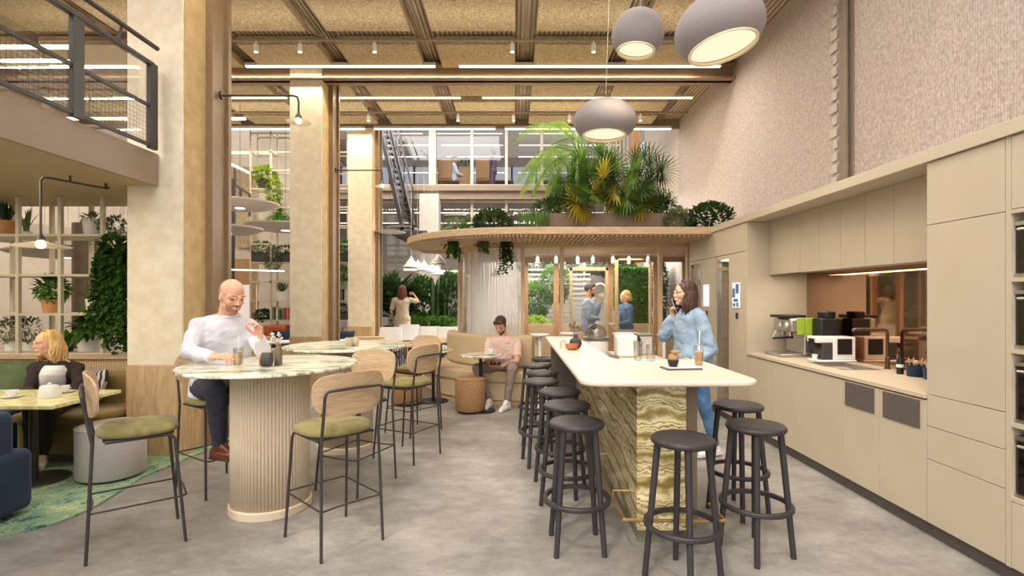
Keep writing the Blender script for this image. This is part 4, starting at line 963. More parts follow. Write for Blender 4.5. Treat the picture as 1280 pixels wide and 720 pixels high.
dplant(36, 0, .07, .10, M['whitem'], lambda b, p: bush(b, p+V((0, 0, .14)), (.13, .1, .16), 240, .04, .022), M['leafg'], 'airy herb in a white pot left of the blonde woman on the bottom shelf', y=5.76)
dplant(112, 0, .13, .23, M['whitem'], lambda b, p: (tuft(b, p, 46, .34, .085, 1.5, 1.7), bush(b, p+V((0, 0, .06)), (.14, .12, .08), 60, .12, .06)), M['leaf'], 'broad leaved plant in the largest white pot behind the blonde woman')
dplant(86, 0, .05, .05, M['potgrey'], lambda b, p: tuft(b, p, 18, .30, .06, 1.1, 1.5), M['leafm'], 'arching leafy plant just right of the head of the blonde woman')
# bracket lamp over the low table
def shade(b, c_, r=.12): b.lathe([(.018, 0), (.03, -.012), (r, -.052), (r, -.056), (.03, -.018), (.0, -.006)], 36, c_)
t = thing('bracket_lamp', 'dark bent rod lamp with smoky glass shade hanging over the low stone table', 'lamp', (-4.0, 4.33, 2.05))
lx, ly = -3.99, 4.32
MB().tube([(-3.87, 4.9, 2.6), (-3.88, 4.82, 2.585), (lx+.01, ly+.06, 2.575), (lx, ly+.02, 2.565), (lx, ly, 2.54), (lx, ly, 2.06)], .009, 8).build('rod', M['metal'], t)
b = MB(); b.tube([(-3.87, 4.86, 2.635), (-3.87, 4.86, 2.58)], .012, 8); b.tube([(-3.94, 4.55, 2.635), (-3.94, 4.55, 2.575)], .009, 8); b.build('ceiling_clip', M['metal'], t)
MB().lathe([(.010, .06), (.014, .04), (.03, .012), (.034, 0), (.02, -.01), (0, -.01)], 20, (lx, ly, 2.04)).build('cap', M['metal'], t)
b = MB(); shade(b, (lx, ly, 2.035), .21); b.build('lamp_shade', M['smoke'], t)
MB().ell((lx, ly, 2.00), .036).build('bulb', M['bulb'], t)
def pillar_lamp(y, z, x1, label):
    t = thing('bracket_lamp', label, 'lamp', (x1, y, z-.3))
    MB().tube([(-3.14, y, z), (x1-.06, y, z), (x1-.015, y, z-.015), (x1, y, z-.06), (x1, y, z-.2)], .012, 8).build('arm', M['metal'], t)
    MB().lathe([(.04, 0), (.04, .012)], 18, (0, 0, 0)).build('wall_plate', M['metal'], t) if 0 else MB().tube([(-3.145, y, z), (-3.12, y, z)], .045, 18).build('wall_plate', M['metal'], t)
    MB().lathe([(.012, .04), (.016, .02), (.032, 0), (.036, -.014), (0, -.014)], 20, (x1, y, z-.22)).build('cap', M['metal'], t)
    b = MB(); shade(b, (x1, y, z-.232), .13); b.build('lamp_shade', M['smoke'], t)
    MB().ell((x1, y, z-.275), .03).build('bulb', M['bulb'], t)
pillar_lamp(5.5, 3.72, -2.31, 'bracket lamp with a glass shade reaching out from the nearest pillar')
pillar_lamp(9.05, 3.80, -2.32, 'bracket lamp with a glass shade reaching out from the middle pillar')

# low table with stone top
t = thing('cafe_table', 'low table with yellow green stone top in front of the seated blonde woman', 'table', (-4.05, 4.25, 0))
MB().box(-4.75, -3.5, 3.88, 4.57, .70, .73).build('stone_top', M['ymarble'], t, smooth=0, bevel=.004)
MB().tube([(-4.03, 4.3, .02), (-4.03, 4.3, .70)], .032, 18).build('stem', M['metal'], t)
MB().lathe([(0, .014), (.24, .014), (.245, .018), (.24, .028), (0, .034)], 40, (-4.03, 4.3, 0)).build('base_disc', M['metal'], t)
def cup(x, y, z, label, s=1., saucer=True, m='white'):
    t = thing('coffee_cup', label, 'cup', (x, y, z))
    MB().lathe([(.02*s, .008), (.032*s, .02), (.042*s, .06*s), (.039*s, .06*s), (.03*s, .022), (0, .016)], 24, (x, y, z)).build('bowl', M[m], t)
    if saucer: MB().lathe([(.03*s, 0), (.07*s, .008), (.072*s, .012), (.03*s, .006), (0, .006)], 28, (x, y, z+.001)).build('saucer', M[m], t)
    b = MB(); b.tube([(x+.038*s, y, z+.048*s), (x+.058*s, y, z+.045*s), (x+.055*s, y, z+.028*s), (x+.034*s, y, z+.026*s)], .004, 6); b.build('handle', M[m], t)
cup(wx(15, 4.2), 4.2, .73, 'white cup and saucer at the left of the low stone table')
cup(wx(80, 4.42), 4.42, .73, 'white cup on a saucer behind the white sugar pot')
x, y = wx(62, 4.2), 4.2
t = thing('sugar_pot', 'white ceramic lidded pot standing in the middle of the low stone table', 'pot', (x, y, .73))
MB().loft([((x, y, .731), (.072, 0, 0), (0, .05, 0)), ((x, y, .745), (.076, 0, 0), (0, .054, 0)), ((x, y, .80), (.07, 0, 0), (0, .05, 0)), ((x, y, .828), (.06, 0, 0), (0, .042, 0)), ((x, y, .834), (.045, 0, 0), (0, .03, 0))], 28, 3.2).build('body', M['white'], t)
MB().ell((x, y, .842), (.016, .014, .011)).build('lid_knob', M['white'], t)
# olive banquette behind the woman, blue one beside it
t = thing('banquette', 'olive velvet corner banquette behind the low stone table', 'bench', (-4.2, 5.1, 0))
b = MB(); b.prism(rrect(-4.62, -3.80, 4.72, 5.3, .08), .09, .44); b.build('seat_base', M['olived'], t, bevel=.02)
b = MB(); b.prism(rrect(-4.62, -3.78, 4.66, 5.24, .08), .40, .48); b.build('seat_cushion', M['olived'], t, bevel=.03, seg=3)
b = MB(); b.prism(rrect(-4.62, -3.775, 5.2, 5.42, .06), .10, .78); b.build('backrest', M['olived'], t, bevel=.03, seg=3)
MB().box(-4.6, -3.82, 4.78, 5.3, 0, .09).build('plinth', M['kick'], t, smooth=0)
t = thing('banquette', 'navy blue velvet banquette at the far left behind the low stone table', 'bench', (-5.6, 5.1, 0))
MB().prism(rrect(-7.5, -4.66, 4.72, 5.3, .08), .09, .44).build('seat_base', M['blue'], t, bevel=.02); MB().prism(rrect(-7.5, -4.66, 4.66, 5.24, .08), .42, .50).build('seat_cushion', M['blue'], t, bevel=.03, seg=3)
MB().prism(rrect(-7.5, -4.66, 5.2, 5.42, .06), .10, .86).build('backrest', M['blue'], t, bevel=.03, seg=3); MB().box(-7.5, -4.7, 4.78, 5.3, 0, .09).build('plinth', M['kick'], t, smooth=0)
def cushion(x, y, z, label, m, w=.2, rot=.2, tilt=-.25):
    b = MB(); Mx = Matrix.Rotation(rot, 3, 'Z') @ Matrix.Rotation(tilt, 3, 'X'); vs = []; n = 10
    for s_ in (1, -1):
        for i in range(n+1):
            for j in range(n+1):
                u, v = i/n*2-1, j/n*2-1; th = .065*(max(0, (1-u**4)*(1-v**4)))**.55; k = 1-.06*(1-abs(u)**2)*(abs(v)**6)-.0
                k2 = 1-.06*(1-abs(v)**2)*(abs(u)**6); vs.append(V((x, y, z))+Mx @ V((u*w*k2, s_*th, v*w*k)))
    N = (n+1)**2; fs = []
    for s_ in (0, 1):
        for i in range(n):
            for j in range(n): a = s_*N+i*(n+1)+j; fs.append((a, a+1, a+n+2, a+n+1))
    b.add(vs, fs); tag(b.build('cushion', M[m], smooth=180), label, 'cushion')
cushion(-4.98, 5.08, .72, 'green cushion against the navy banquette at the left edge', 'leafg', .21)
cushion(-4.18, 5.1, .68, 'black and white patterned cushion beside the blonde woman', 'checker', .17, -.5)
# navy sofa in the left foreground
t = thing('sofa', 'navy velvet sofa with rounded cushions at the left edge in front', 'sofa', (-4.3, 3.4, 0))
MB().prism(rrect(-5.6, -3.49, 2.9, 3.61, .07), .06, .76).build('backrest', M['blue'], t, bevel=.06, seg=4)
MB().prism(rrect(-5.6, -3.45, 3.0, 3.70, .06), .05, .475).build('seat', M['blue'], t, bevel=.05, seg=4)
b = MB()
for x, y in ((-5.5, 3.1), (-3.7, 3.1), (-3.7, 3.55), (-5.5, 3.55)): b.lathe([(.02, .012), (.025, .06)], 12, (x, y, 0))
b.build('foot', M['black'], t)
# ottomans
def ottoman(x, y, r, h, m, label, name='pouf'):
    t = thing(name, label, 'pouf', (x, y, 0))
    MB().lathe([(0, .03), (r-.015, .03), (r, .045), (r, h-.03), (r-.012, h-.008), (r-.04, h), (0, h+.004)], 44, (x, y, 0)).build('upholstery', M[m], t, smooth=50)
    MB().lathe([(0, .014 if x < -3.2 else .001), (r-.03, .014 if x < -3.2 else .001), (r-.03, .032), (0, .032)], 32, (x, y, 0)).build('plinth', M['black'], t)
    b = MB(); b.lathe([(r+.001, h*.955), (r+.003, h*.962), (r+.001, h*.969)], 44, (x, y, 0)); b.build('piping', M[m], t)
ottoman(-3.47, 4.42, .25, .47, 'linen', 'light grey round pouf standing on the carpet beside the low stone table')
ottoman(-.59, 6.95, .205, .47, 'caramel', 'caramel brown round pouf in front of the curved bench')
ottoman(-1.55, 7.45, .215, .46, 'caramel', 'caramel brown round pouf behind the chairs of the farther marble table')

# ================================================================== PENDANTS
def pendant(c_, r, hh, ro, tilt, label):
    t = thing('pendant_lamp', label, 'pendant lamp', c_, 'grey felt pendant lamps'); b = MB(); prof = []
    z0 = -math.sqrt(max(0, 1-(ro/r)**2))*hh*.92
    a0 = math.asin(ro/r)
    n = 22
    for i in range(n+1):
        a = PI-a0-(PI-a0)*i/n; prof.append((max(r*math.sin(a), 0), hh*math.cos(a)*(1 if math.cos(a) > 0 else .92)))
    inner = [(max(q-.018, 0), z-(.016 if i > 2 else 0)) for i, (q, z) in enumerate(prof)]
    c_ = V(c_)
    o = MB().lathe(prof, 72, c_, caps=False).build('shell', M['pend'], t, smooth=180, fix=False)
    MB().lathe([(q, z) for q, z in inner[:n//2+4]], 56, c_, caps=False).build('lining', M['pendin'], t, smooth=180)
    zb = prof[0][1]
    MB().lathe([(ro-.018, zb), (ro+.004, zb-.006), (ro+.006, zb+.006), (ro-.016, zb+.014)], 56, c_, closed=True).build('rim', M['pendin'], t)
    MB().lathe([(0, zb+.035), (ro*1.0, zb+.035), (ro*1.0, zb+.041), (0, zb+.041)], 48, c_).build('diffuser', M['pendglow'], t)
    L = bpy.data.lights.new('pendant_light', 'SPOT'); L.energy = 30; L.color = (1, .82, .58); L.shadow_soft_size = ro*.7; L.spot_size = 2.5; L.spot_blend = .5
    lo = bpy.data.objects.new('pendant_light', L); COL.objects.link(lo); lo.parent = t; lo.location = (0, 0, zb-.02)
    t.rotation_euler = tilt
    cz = V(tilt_top := (c_.x, c_.y, c_.z+hh)); 
    b = MB(); b.tube([(c_.x, c_.y, c_.z+hh-.03), (c_.x, c_.y, ZC)], .0025, 6)
    k = b.build('cord', M['whitem'], t)
    return t
pendant((wx(797, 4.9), 4.9, wz(44, 4.9)), .245, .24, .175, (0, math.radians(6), 0), 'small round grey pendant lamp, the one left of the largest')
pendant((wx(899, 4.1), 4.1, wz(37, 4.1)), .345, .262, .262, (math.radians(-4), math.radians(-9), 0), 'large grey pendant lamp at top right, nearest the kitchen wall')
pendant((wx(756, 5.6), 5.6, wz(152, 5.6)), .34, .235, .235, (0, math.radians(2), 0), 'wide grey pendant lamp hanging lowest, in front of the palm')
# ================================================================== PAVILION
YG, YR = 7.9, 10.8
CXX, CYY, RG = .16, 9.0, 1.1
t = thing('pavilion_roof', 'timber canopy roof with a curved left end over the glazed room', 'roof', (.5, 8.5, 2.37))
left = arc(0.1, 8.75, 1.88, 270, 180, 22)
outline = [(2.67, 6.87)]+[(x, y) for x, y in left]+[(-1.70, 9.6), (-1.2, 10.7), (-.4, 11.2), (3.68, 11.2), (3.68, 7.78), (2.67, 7.78)]
MB().prism(outline, 2.40, 2.50).build('roof_slab', M['oak'], t, smooth=30, bevel=.01)
b = MB()
cin = [(0.12+(x-.12)*.985, 8.75+(y-8.75)*.985) for x, y in left]
# slatted underside: radial and straight thin battens
for i in range(40):
    x = .15+i*.065
    if x < 2.6: b.box(x, x+.03, 6.92, 7.88, 2.375, 2.40)
for i in range(58):
    a = math.radians(270-i*1.62); c_, s_ = math.cos(a), math.sin(a)
    p = V((.1+1.84*c_, 8.75+1.84*s_, 2.388)); q = V((.1+1.12*c_, 8.75+1.12*s_, 2.388)); b.bar(q, p, .03, .025)
for i in range(22):
    y = 8.8+i*.075
    if y < 9.6: b.box(-1.68, -.98, y, y+.03, 2.375, 2.40)
b.build('slats', M['ribwood'] if 0 else M['oak'], t, smooth=0)
t2 = thing('glazed_pavilion', 'glazed timber framed room with a curved glass corner under the canopy', 'glass room', (1, 9, 0))
def post(x, y, w=.05, d=.06, z0=0, z1=2.4, m='redoak', nm='post'): MB().box(x-w/2, x+w/2, y-d/2, y+d/2, z0, z1).build(nm, M[m], t2, smooth=0, bevel=.003)
for x in (.14, .745, 2.26, 2.69): post(x, YG, .055, .09, m='oakV')
post(-.94, 9.05, .09, .06, m='oakV')
MB().box(.16, 2.67, YG-.03, YG+.03, 2.33, 2.4).build('head_rail', M['oakV'], t2, smooth=0); MB().box(.16, 2.67, YG-.03, YG+.03, 0, .07).build('sill_rail', M['oakV'], t2, smooth=0)
g = MB().box(.16, 2.67, YG-.006, YG+.006, .07, 2.33).build('front_glass', M['glass'], t2, smooth=0)
ap = arc(CXX, CYY, RG, 270, 180, 22); ai = arc(CXX, CYY, RG-.012, 180, 270, 22)
MB().prism(ap+ai, .05, 2.38).build('curved_glass', M['glass'], t2, smooth=40)
b = MB(); ap = arc(CXX, CYY, RG+.02, 270, 180, 22); ai = arc(CXX, CYY, RG-.04, 180, 270, 22); b.prism(ap+ai, 2.32, 2.4); b.build('curved_head_rail', M['oakV'], t2, smooth=30); MB().prism(ap+ai, 0, .05).build('curved_sill_rail', M['oakV'], t2, smooth=30)
b = MB(); b.box(-.95, -.93, 9.0, 10.8, .05, 2.38); b.build('side_glass', M['glass'], t2, smooth=0)
# back wall of the pavilion: timber frames on the garden
for x in (-.9, wx(657, YR), wx(701, YR)-.1, wx(763, YR), wx(820, YR), wx(856, YR)): post(x, YR, .11, .07, m='redoak')
b = MB(); b.box(-.95, 3.6, YR-.04, YR+.04, 2.30, 2.4); b.build('head_board', M['redoak'], t2, smooth=0)
b = MB(); b.box(-.95, 3.6, YR-.03, YR+.03, 0, 1.0); b.build('low_panel', M['oak'], t2, smooth=0)
MB().box(-.95, 3.6, YR-.005, YR+.005, 1.0, 2.30).build('rear_glass', M['glass'], t2, smooth=0)
# pale door frame standing inside
for k, (xa, xb) in enumerate(((wx(712, 9.6), wx(760, 9.6)), (wx(769, 9.6), wx(814, 9.6)))):
    b = MB(); b.box(xa, xa+.05, 9.56, 9.64, 0, 2.12); b.box(xb-.05, xb, 9.56, 9.64, 0, 2.12); b.box(xa, xb, 9.56, 9.64, 2.05, 2.12)
    t3 = thing('glass_door', ['pale timber framed glass door inside the pavilion, left leaf behind the man in blue grey', 'pale timber framed glass door inside the pavilion, right leaf behind the blonde standing woman'][k], 'door', ((xa+xb)/2, 9.6, 0), 'pavilion doors')
    if k == 1: b = MB(); b.box(xa, xa+.05, 9.56, 9.64, 0, 2.3); b.box(xb-.04, xb, 9.56, 9.64, 0, 2.3); b.box(xa, xb, 9.56, 9.64, 2.25, 2.3)
    b.build('door_frame', M['oakV'], t3, smooth=0, bevel=.004); MB().box(xa+.05, xb-.04, 9.595, 9.605, .05, 2.05).build('glass_pane', M['glass'], t3, smooth=0)
# side wall towards the kitchen, behind the lockers
struct(MB().box(2.72, 3.66, 7.79, 7.86, 0, 2.4).build('wall_pavilion', M['oak'], smooth=0))
# track and spots inside
tag(MB().box(.3, 2.55, 8.98, 9.02, 2.30, 2.325).build('light_track', M['whitem'], smooth=0), 'white spotlight track under the roof inside the pavilion', 'light track')
for i, px in enumerate((672, 695, 722, 741, 766, 786, 810, 842)):
    x = wx(px, 9.0)
    if x > 2.6: continue
    t = thing('track_spotlight', 'white spotlight inside the pavilion, number %s counted from the left' % ['one', 'two', 'three', 'four', 'five', 'six', 'seven', 'eight'][i], 'spotlight', (x, 9, 2.15), 'pavilion spotlights')
    MB().lathe([(.028, 0), (.03, .01), (.03, .11), (.01, .115), (.01, .152)], 14, (x, 9, 2.15)).build('lamp_body', M['whitem'], t)
    if i in (2, 5): MB().lathe([(0, -.003), (.024, -.003), (.024, .002), (0, .002)], 12, (x, 9, 2.15)).build('lens', M['bulb'], t)
# sheer curtain inside the curved glass
t = thing('sheer_curtain', 'white sheer curtain following the curved glass corner', 'curtain', (-.3, 8.6, .05))
pts = []
for i in range(221):
    a = math.radians(268-i*.40); r_ = RG-.16+.035*math.sin(i*.75)+.012*math.sin(i*1.9); pts.append((CXX+r_*math.cos(a), CYY+r_*math.sin(a)))
vs = [(x, y, .06) for x, y in pts]+[(x, y, 2.3) for x, y in pts]; n = len(pts)
b = MB(); b.add(vs, [(i, i+1, n+i+1, n+i) for i in range(n-1)]); b.build('fabric', M['sheer'], t, smooth=180, fix=False)
b = MB(); b.tube([(*p, 2.31) for p in arc(CXX, CYY, RG-.16, 268, 180, 16)], .01, 6); b.build('curtain_rail', M['whitem'], t)
# curved upholstered bench around the glass corner
t = thing('curved_bench', 'beige upholstered bench curving around the glass corner', 'bench', (-.2, 7.9, 0))
def band(r0, r1, z0, z1, a0=272, a1=176, cut=.30):
    o = arc(CXX, CYY, r1, 270, a1, 26); i_ = arc(CXX, CYY, r0, a1, 270, 26)
    return MB().prism([(cut, CYY-r1)]+o+i_+[(cut, CYY-r0)], z0, z1)
band(RG+.05, RG+.60, .07, .33).build('seat_base', M['bouclé'], t, smooth=30, bevel=.012)
band(RG+.05, RG+.64, .33, .49).build('seat_cushion', M['bouclé'], t, smooth=30, bevel=.035, seg=3)
band(RG+.04, RG+.22, .49, .98).build('backrest', M['bouclé'], t, smooth=30, bevel=.05, seg=3)
band(RG+.10, RG+.57, 0, .07, a1=177, cut=.28).build('plinth', M['oak'], t, smooth=30)
MB().box(.30, .36, 7.26, 7.86, 0, .99).build('end_panel', M['bouclé'], t, smooth=0, bevel=.01)
# cafe tables
def cafe(x, y, r, z, label, topm, px=None, base=.2, group=None):
    t = thing('cafe_table', label, 'table', (x, y, 0), group)
    MB().lathe([(0, z-.028), (r-.012, z-.028), (r, z-.016), (r-.006, z), (0, z)], 44, (x, y, 0)).build('table_top', M[topm], t)
    MB().tube([(x, y, .02), (x, y, z-.028)], .024, 14).build('stem', M['black'] if topm != 'whitem' else M['whitem'], t)
    MB().lathe([(0, 0), (base, 0), (base+.004, .006), (base, .014), (0, .02)], 32, (x, y, 0)).build('base_disc', M['black'] if topm != 'whitem' else M['whitem'], t)
cafe(-.45, 7.0, .29, .775, 'small round stone topped table in front of the man in the pink shirt', 'gwhite')
cafe(-1.2, 7.65, .3, .77, 'small round stone topped table left of the curved bench', 'ymarble', base=.22)
cup(wx(612, 7.0)+.02, 6.98, .775, 'white cup and saucer on the table of the man in the pink shirt', 1.25)
cup(wx(553, 7.6), 7.6, .77, 'white cup and saucer on the small table left of the curved bench', 1.25)
for px, y, r, z, lb in ((675, 7.15, .135, 1.045, 'white round bar height table at the far left end of the bar'), (712, 7.4, .15, 1.045, 'white round bar height table beyond the end of the bar, behind the vase'), (784, 7.3, .21, 1.045, 'largest white round bar height table behind the white coffee machine'), (830, 7.35, .1, 1.03, 'white round bar height table beside the woman in denim')):
    cafe(wx(px, y), y, r, z, lb, 'whitem', base=.16, group='white high tables by the glass front')
# paler low wall behind the high tables: pavilion plinth inside the glass
# ------------------------------------------------------------------ planting on the roof
t = thing('roof_planter', 'long taupe planter trough on the canopy roof', 'planter', (1.3, 8.3, 2.5))
b = MB(); b.box(.36, 2.72, 8.0, 8.7, 2.5, 2.87); b.build('trough', M['planter'], t, smooth=0, bevel=.006); MB().box(.40, 2.68, 8.04, 8.66, 2.865, 2.88).build('soil', M['soil'], t, smooth=0)
def foliage_thing(name, label, cat, loc, fn, m, group=None):
    b = MB(); fn(b); return tag(b.build(name, M[m], smooth=180, fix=False), label, cat, group)
t = thing('palm', 'large arching feather palm with pale green fronds rising left of the planter', 'palm', (1.0, 8.35, 2.87))
b = MB(); top = V((1.05, 8.4, 3.95))
for i, (dx, dz, L) in enumerate(((-1, .55, 1.35), (-.9, .9, 1.5), (-1, .25, 1.3), (-.6, 1.1, 1.25), (-1, .05, 1.15), (-.3, 1.2, 1.1), (-.8, .6, 1.4), (.3, 1.2, .9), (-1, .4, 1.5), (-.75, -.1, 1.1))):
    frond(b, top+V((R.uniform(-.05, .05), R.uniform(-.1, .1), R.uniform(-.1, .25))), (dx, R.uniform(-.7, .5), dz), L*.92, .34, 40, 1.9, .012, 1.5)
b.build('fronds', M['leafp'], t, smooth=180, fix=False)
b = MB()
for k in range(6): b.tube([(1.0+R.uniform(-.1, .1), 8.35+R.uniform(-.08, .08), 2.86), tuple(top+V((R.uniform(-.12, .12), R.uniform(-.1, .1), R.uniform(-.1, .1))))], .018, 6)
b.build('stems', M['leafm'], t)
t = thing('fan_palm', 'big fan palm with dark green blades in the middle of the planter', 'palm', (1.45, 8.35, 2.87))
b = MB(); c_ = V((1.35, 8.4, 3.15))
for i in range(44):
    a = R.uniform(0, 2*PI); e = R.uniform(-.25, 1.35); d = V((math.cos(a)*math.cos(e)*1.1, math.sin(a)*math.cos(e)*.6, math.sin(e)))
    fan(b, c_+V((R.uniform(-.2, .3), R.uniform(-.1, .1), R.uniform(-.05, .1))), d, R.uniform(.3, .75), R.uniform(.34, .46), 26, 150, .034)
b.build('fan_leaves', M['palmm'], t, smooth=180, fix=False)
b = MB()
for i in range(8):
    a = R.uniform(PI, 2*PI); e = R.uniform(-.2, .7); d = V((math.cos(a)*math.cos(e)*1.2, math.sin(a)*math.cos(e)*.6, math.sin(e)))
    fan(b, c_+V((R.uniform(-.25, .65), -.28, -.08)), d, R.uniform(.2, .5), R.uniform(.34, .44), 18, 120, .036)
b.build('yellow_leaves', M['yellowl'], t, smooth=180, fix=False, label='yellowing lower fan leaves')
t = thing('fan_palm', 'dark fan palm leaning right at the right part of the planter', 'palm', (2.0, 8.4, 2.87))
b = MB(); c_ = V((1.85, 8.42, 3.15))
for i in range(20):
    a = R.uniform(-1.2, 1.2) if i % 3 else R.uniform(0, 6.28); e = R.uniform(.1, 1.4); d = V((math.cos(a)*math.cos(e), math.sin(a)*math.cos(e)*.6, math.sin(e)))
    fan(b, c_+V((R.uniform(-.1, .2), R.uniform(-.1, .1), 0)), d, R.uniform(.3, .72), R.uniform(.32, .42), 24, 140, .026)
b.build('fan_leaves', M['leafd'], t, smooth=180, fix=False)
MB().tube([(1.85, 8.4, 2.86), (1.86, 8.4, 3.1)], .05, 10).build('trunk', M['bark'], t)
foliage_thing('shrub', 'low dark green planting filling the left part of the planter', 'plant', None, lambda b: bush(b, (.8, 8.3, 2.98), (.5, .28, .18), 900, .09, .035), 'leafd')
foliage_thing('shrub', 'low green planting filling the right part of the planter', 'plant', None, lambda b: bush(b, (2.25, 8.3, 2.98), (.45, .28, .17), 800, .09, .035), 'leafd')
foliage_thing('shrub', 'dense dark green shrub spilling over the canopy left of the planter', 'plant', None, lambda b: bush(b, (wx(616, 7.9), 7.9, 2.66), (.31, .28, .24), 1500, .07, .04), 'leafd')
foliage_thing('fern', 'light green fern on the canopy roof left of the dark shrub', 'plant', None, lambda b: [frond(b, (wx(577, 8.1), 8.1, 2.52), (R.uniform(-1, 1), R.uniform(-1, .6), R.uniform(.5, 1.3)), .42, .10, 16, 2.2, .02, .6) for _ in range(34)], 'leafm')
foliage_thing('shrub', 'grey green airy shrub at the left edge of the canopy planting', 'plant', None, lambda b: bush(b, (wx(566, 8.3), 8.5, 2.66), (.22, .2, .2), 420, .05, .025), 'leafg')
for k, px in enumerate((657, 676)):
    foliage_thing('hanging_cactus', ['pale green strands drooping over the roof right of the dark shrub', 'pale green strands drooping over the left end of the planter'][k], 'plant', None,
        lambda b: [b.tube([(wx(px, 7.95)+dx, 8.02, 2.86), (wx(px, 7.95)+dx*1.1, 7.96, 2.87+R.uniform(0, .03)), (wx(px, 7.95)+dx*1.15+R.uniform(-.01, .01), 7.93, 2.76), (wx(px, 7.95)+dx*1.2+R.uniform(-.02, .02), 7.92, 2.53+R.uniform(0, .16))], [.008, .011, .013, .008], 7) for dx in [-.1+.028*i for i in range(8)]], 'leafm')
foliage_thing('shrub', 'dark green shrub at the corner of the roof beside the kitchen cornice', 'plant', None, lambda b: bush(b, (wx(893, 7.6), 7.75, 2.72), (.34, .3, .26), 1600, .07, .045), 'leafd')
foliage_thing('shrub', 'grey green small leaved shrub at the right end of the planter', 'plant', None, lambda b: bush(b, (wx(850, 7.8), 7.85, 2.70), (.22, .25, .22), 800, .055, .03), 'leafg')
foliage_thing('shrub', 'airy thin stemmed shrub in front of the white brick wall', 'plant', None, lambda b: (bush(b, (wx(836, 8.2), 8.3, 3.05), (.18, .2, .26), 260, .06, .03, shell=.2)), 'leafg')
for px, z0, L, lb, m in ((633, 2.42, .46, 'dark green vine hanging under the canopy before the curved glass', 'leafd'), (566, 2.42, .34, 'green vine hanging under the left end of the canopy', 'leaf'), (604, 2.42, .2, 'short pale vine hanging under the canopy beside the white cone lamp', 'leafg')):
    foliage_thing('hanging_vine', lb, 'plant', None, lambda b: [vine(b, (wx(px, 7.55)+R.uniform(-.07, .07), 7.55+R.uniform(-.05, .05), z0), L*R.uniform(.35, 1.1), 13, .055, .04, .013) for _ in range(13)], m)
# white cone pendants
def cone(px, py, y, s, label, ztop):
    x, z = wx(px, y), wz(py, y)
    t = thing('cone_pendant', label, 'pendant lamp', (x, y, z), 'white cone pendants')
    MB().lathe([(.15*s, 0), (.025*s, .17*s), (.012*s, .2*s), (0, .2*s), (0, .19*s), (.02*s, .165*s), (.145*s, 0)], 28, (x, y, z)).build('shade', M['white'], t)
    MB().ell((x, y, z+.03*s), .03*s).build('bulb', M['ledc'], t)
    MB().tube([(x, y, z+.2*s), (x, y, ztop)], .004, 5).build('cord', M['whitem'], t)
cone(605, 328, 8.6, 1.1, 'white cone pendant nearest, seen through the curved glass', 2.4)
cone(620, 345, 10.0, .72, 'small white cone pendant deeper inside the pavilion', 2.4)
for px, py, y, s, zt, lb in ((548, 330, 10.2, 1.1, 2.4, 'white cone pendant under the left end of the canopy'), (514, 334, 11.8, 1.25, 4.6, 'leftmost white cone pendant of the cluster over the terrace'), (522, 336, 12.4, 1.1, 4.6, 'white cone pendant, second from the left in the cluster over the terrace'), (530, 338, 12.2, 1.2, 4.6, 'white cone pendant in the middle of the cluster over the terrace'), (540, 340, 13.0, 1.2, 4.6, 'white cone pendant, second from the right in the cluster over the terrace'), (546, 343, 13.4, 1.2, 4.6, 'rightmost and lowest white cone pendant over the terrace')):
    cone(px, py, y, s, lb, zt)
# flat disc lamps beyond
for px, py, y, lb in ((488, 291, 12.0, 'flat white disc lamp left of the canopy tip'), (500, 285, 13.5, 'farther flat white disc lamp left of the canopy tip')):
    x, z = wx(px, y), wz(py, y); t = thing('disc_lamp', lb, 'lamp', (x, y, z), 'flat disc lamps')
    MB().lathe([(0, 0), (.35, .01), (.36, .02), (.05, .05), (0, .05)], 32, (x, y, z)).build('shade', M['whitem'], t); MB().tube([(x, y, z+.05), (x, y, 7)], .005, 5).build('cord', M['dark'], t)

# ------------------------------------------------------------------ garden behind the pavilion
struct(MB().box(-.9, 3.65, 11.3, 16.2, -.0, .02).build('floor_garden', M['soil'], smooth=0))
def clipped(b):
    x0, x1, y0, y1, z1 = 2.55, 3.4, 12.7, 13.3, 2.28
    b.box(x0+.05, x1-.05, y0+.05, y1-.05, .02, z1-.06)
    for _ in range(7000):
        k = R.random(); p = V((R.uniform(x0, x1), y0+R.uniform(0, .06), R.uniform(0, z1))) if k < .6 else (V((R.uniform(x0, x1), R.uniform(y0, y1), z1-R.uniform(0, .05))) if k < .8 else V((x0 if k < .9 else x1, R.uniform(y0, y1), R.uniform(0, z1))))
        leaf(b, p, rdir()+V((0, -.5, .4)), .07, .05, .4, 2)
foliage_thing('hedge', 'tall clipped bright green hedge seen through the right glass door', 'hedge', None, clipped, 'hedge')
foliage_thing('bush', 'light green rounded bush behind the left front pane', 'bush', None, lambda b: [bush(b, (wx(668, 12.2), 12.2, .75), (.42, .35, .35), 1500, .09, .05), bush(b, (wx(690, 12.6), 12.6, .6), (.4, .35, .3), 900, .09, .05)], 'leafl')
foliage_thing('bush', 'leafy green bush above the light green one in the garden', 'bush', None, lambda b: [b.tube([(wx(668, 13), 13, .02), (wx(668, 13), 13, 1.3)], .03, 8), b.tube([(wx(694, 13.3), 13.3, .02), (wx(694, 13.3), 13.3, 1.8)], .03, 8), bush(b, (wx(668, 13), 13, .5), (.3, .25, .45), 500, .12, .06), bush(b, (wx(668, 13), 13, 1.45), (.38, .3, .45), 1300, .12, .06), bush(b, (wx(694, 13.3), 13.3, 1.9), (.4, .3, .5), 1100, .12, .06)], 'leafm')
foliage_thing('tree_foliage', 'dark overhanging foliage at the top of the garden view', 'tree', None, lambda b: [bush(b, (x_, 14.6, 2.5), (.5, .4, .3), 1000, .12, .05) for x_ in (.6, 1.3, 2.0, 2.6, 3.0)], 'leafd')
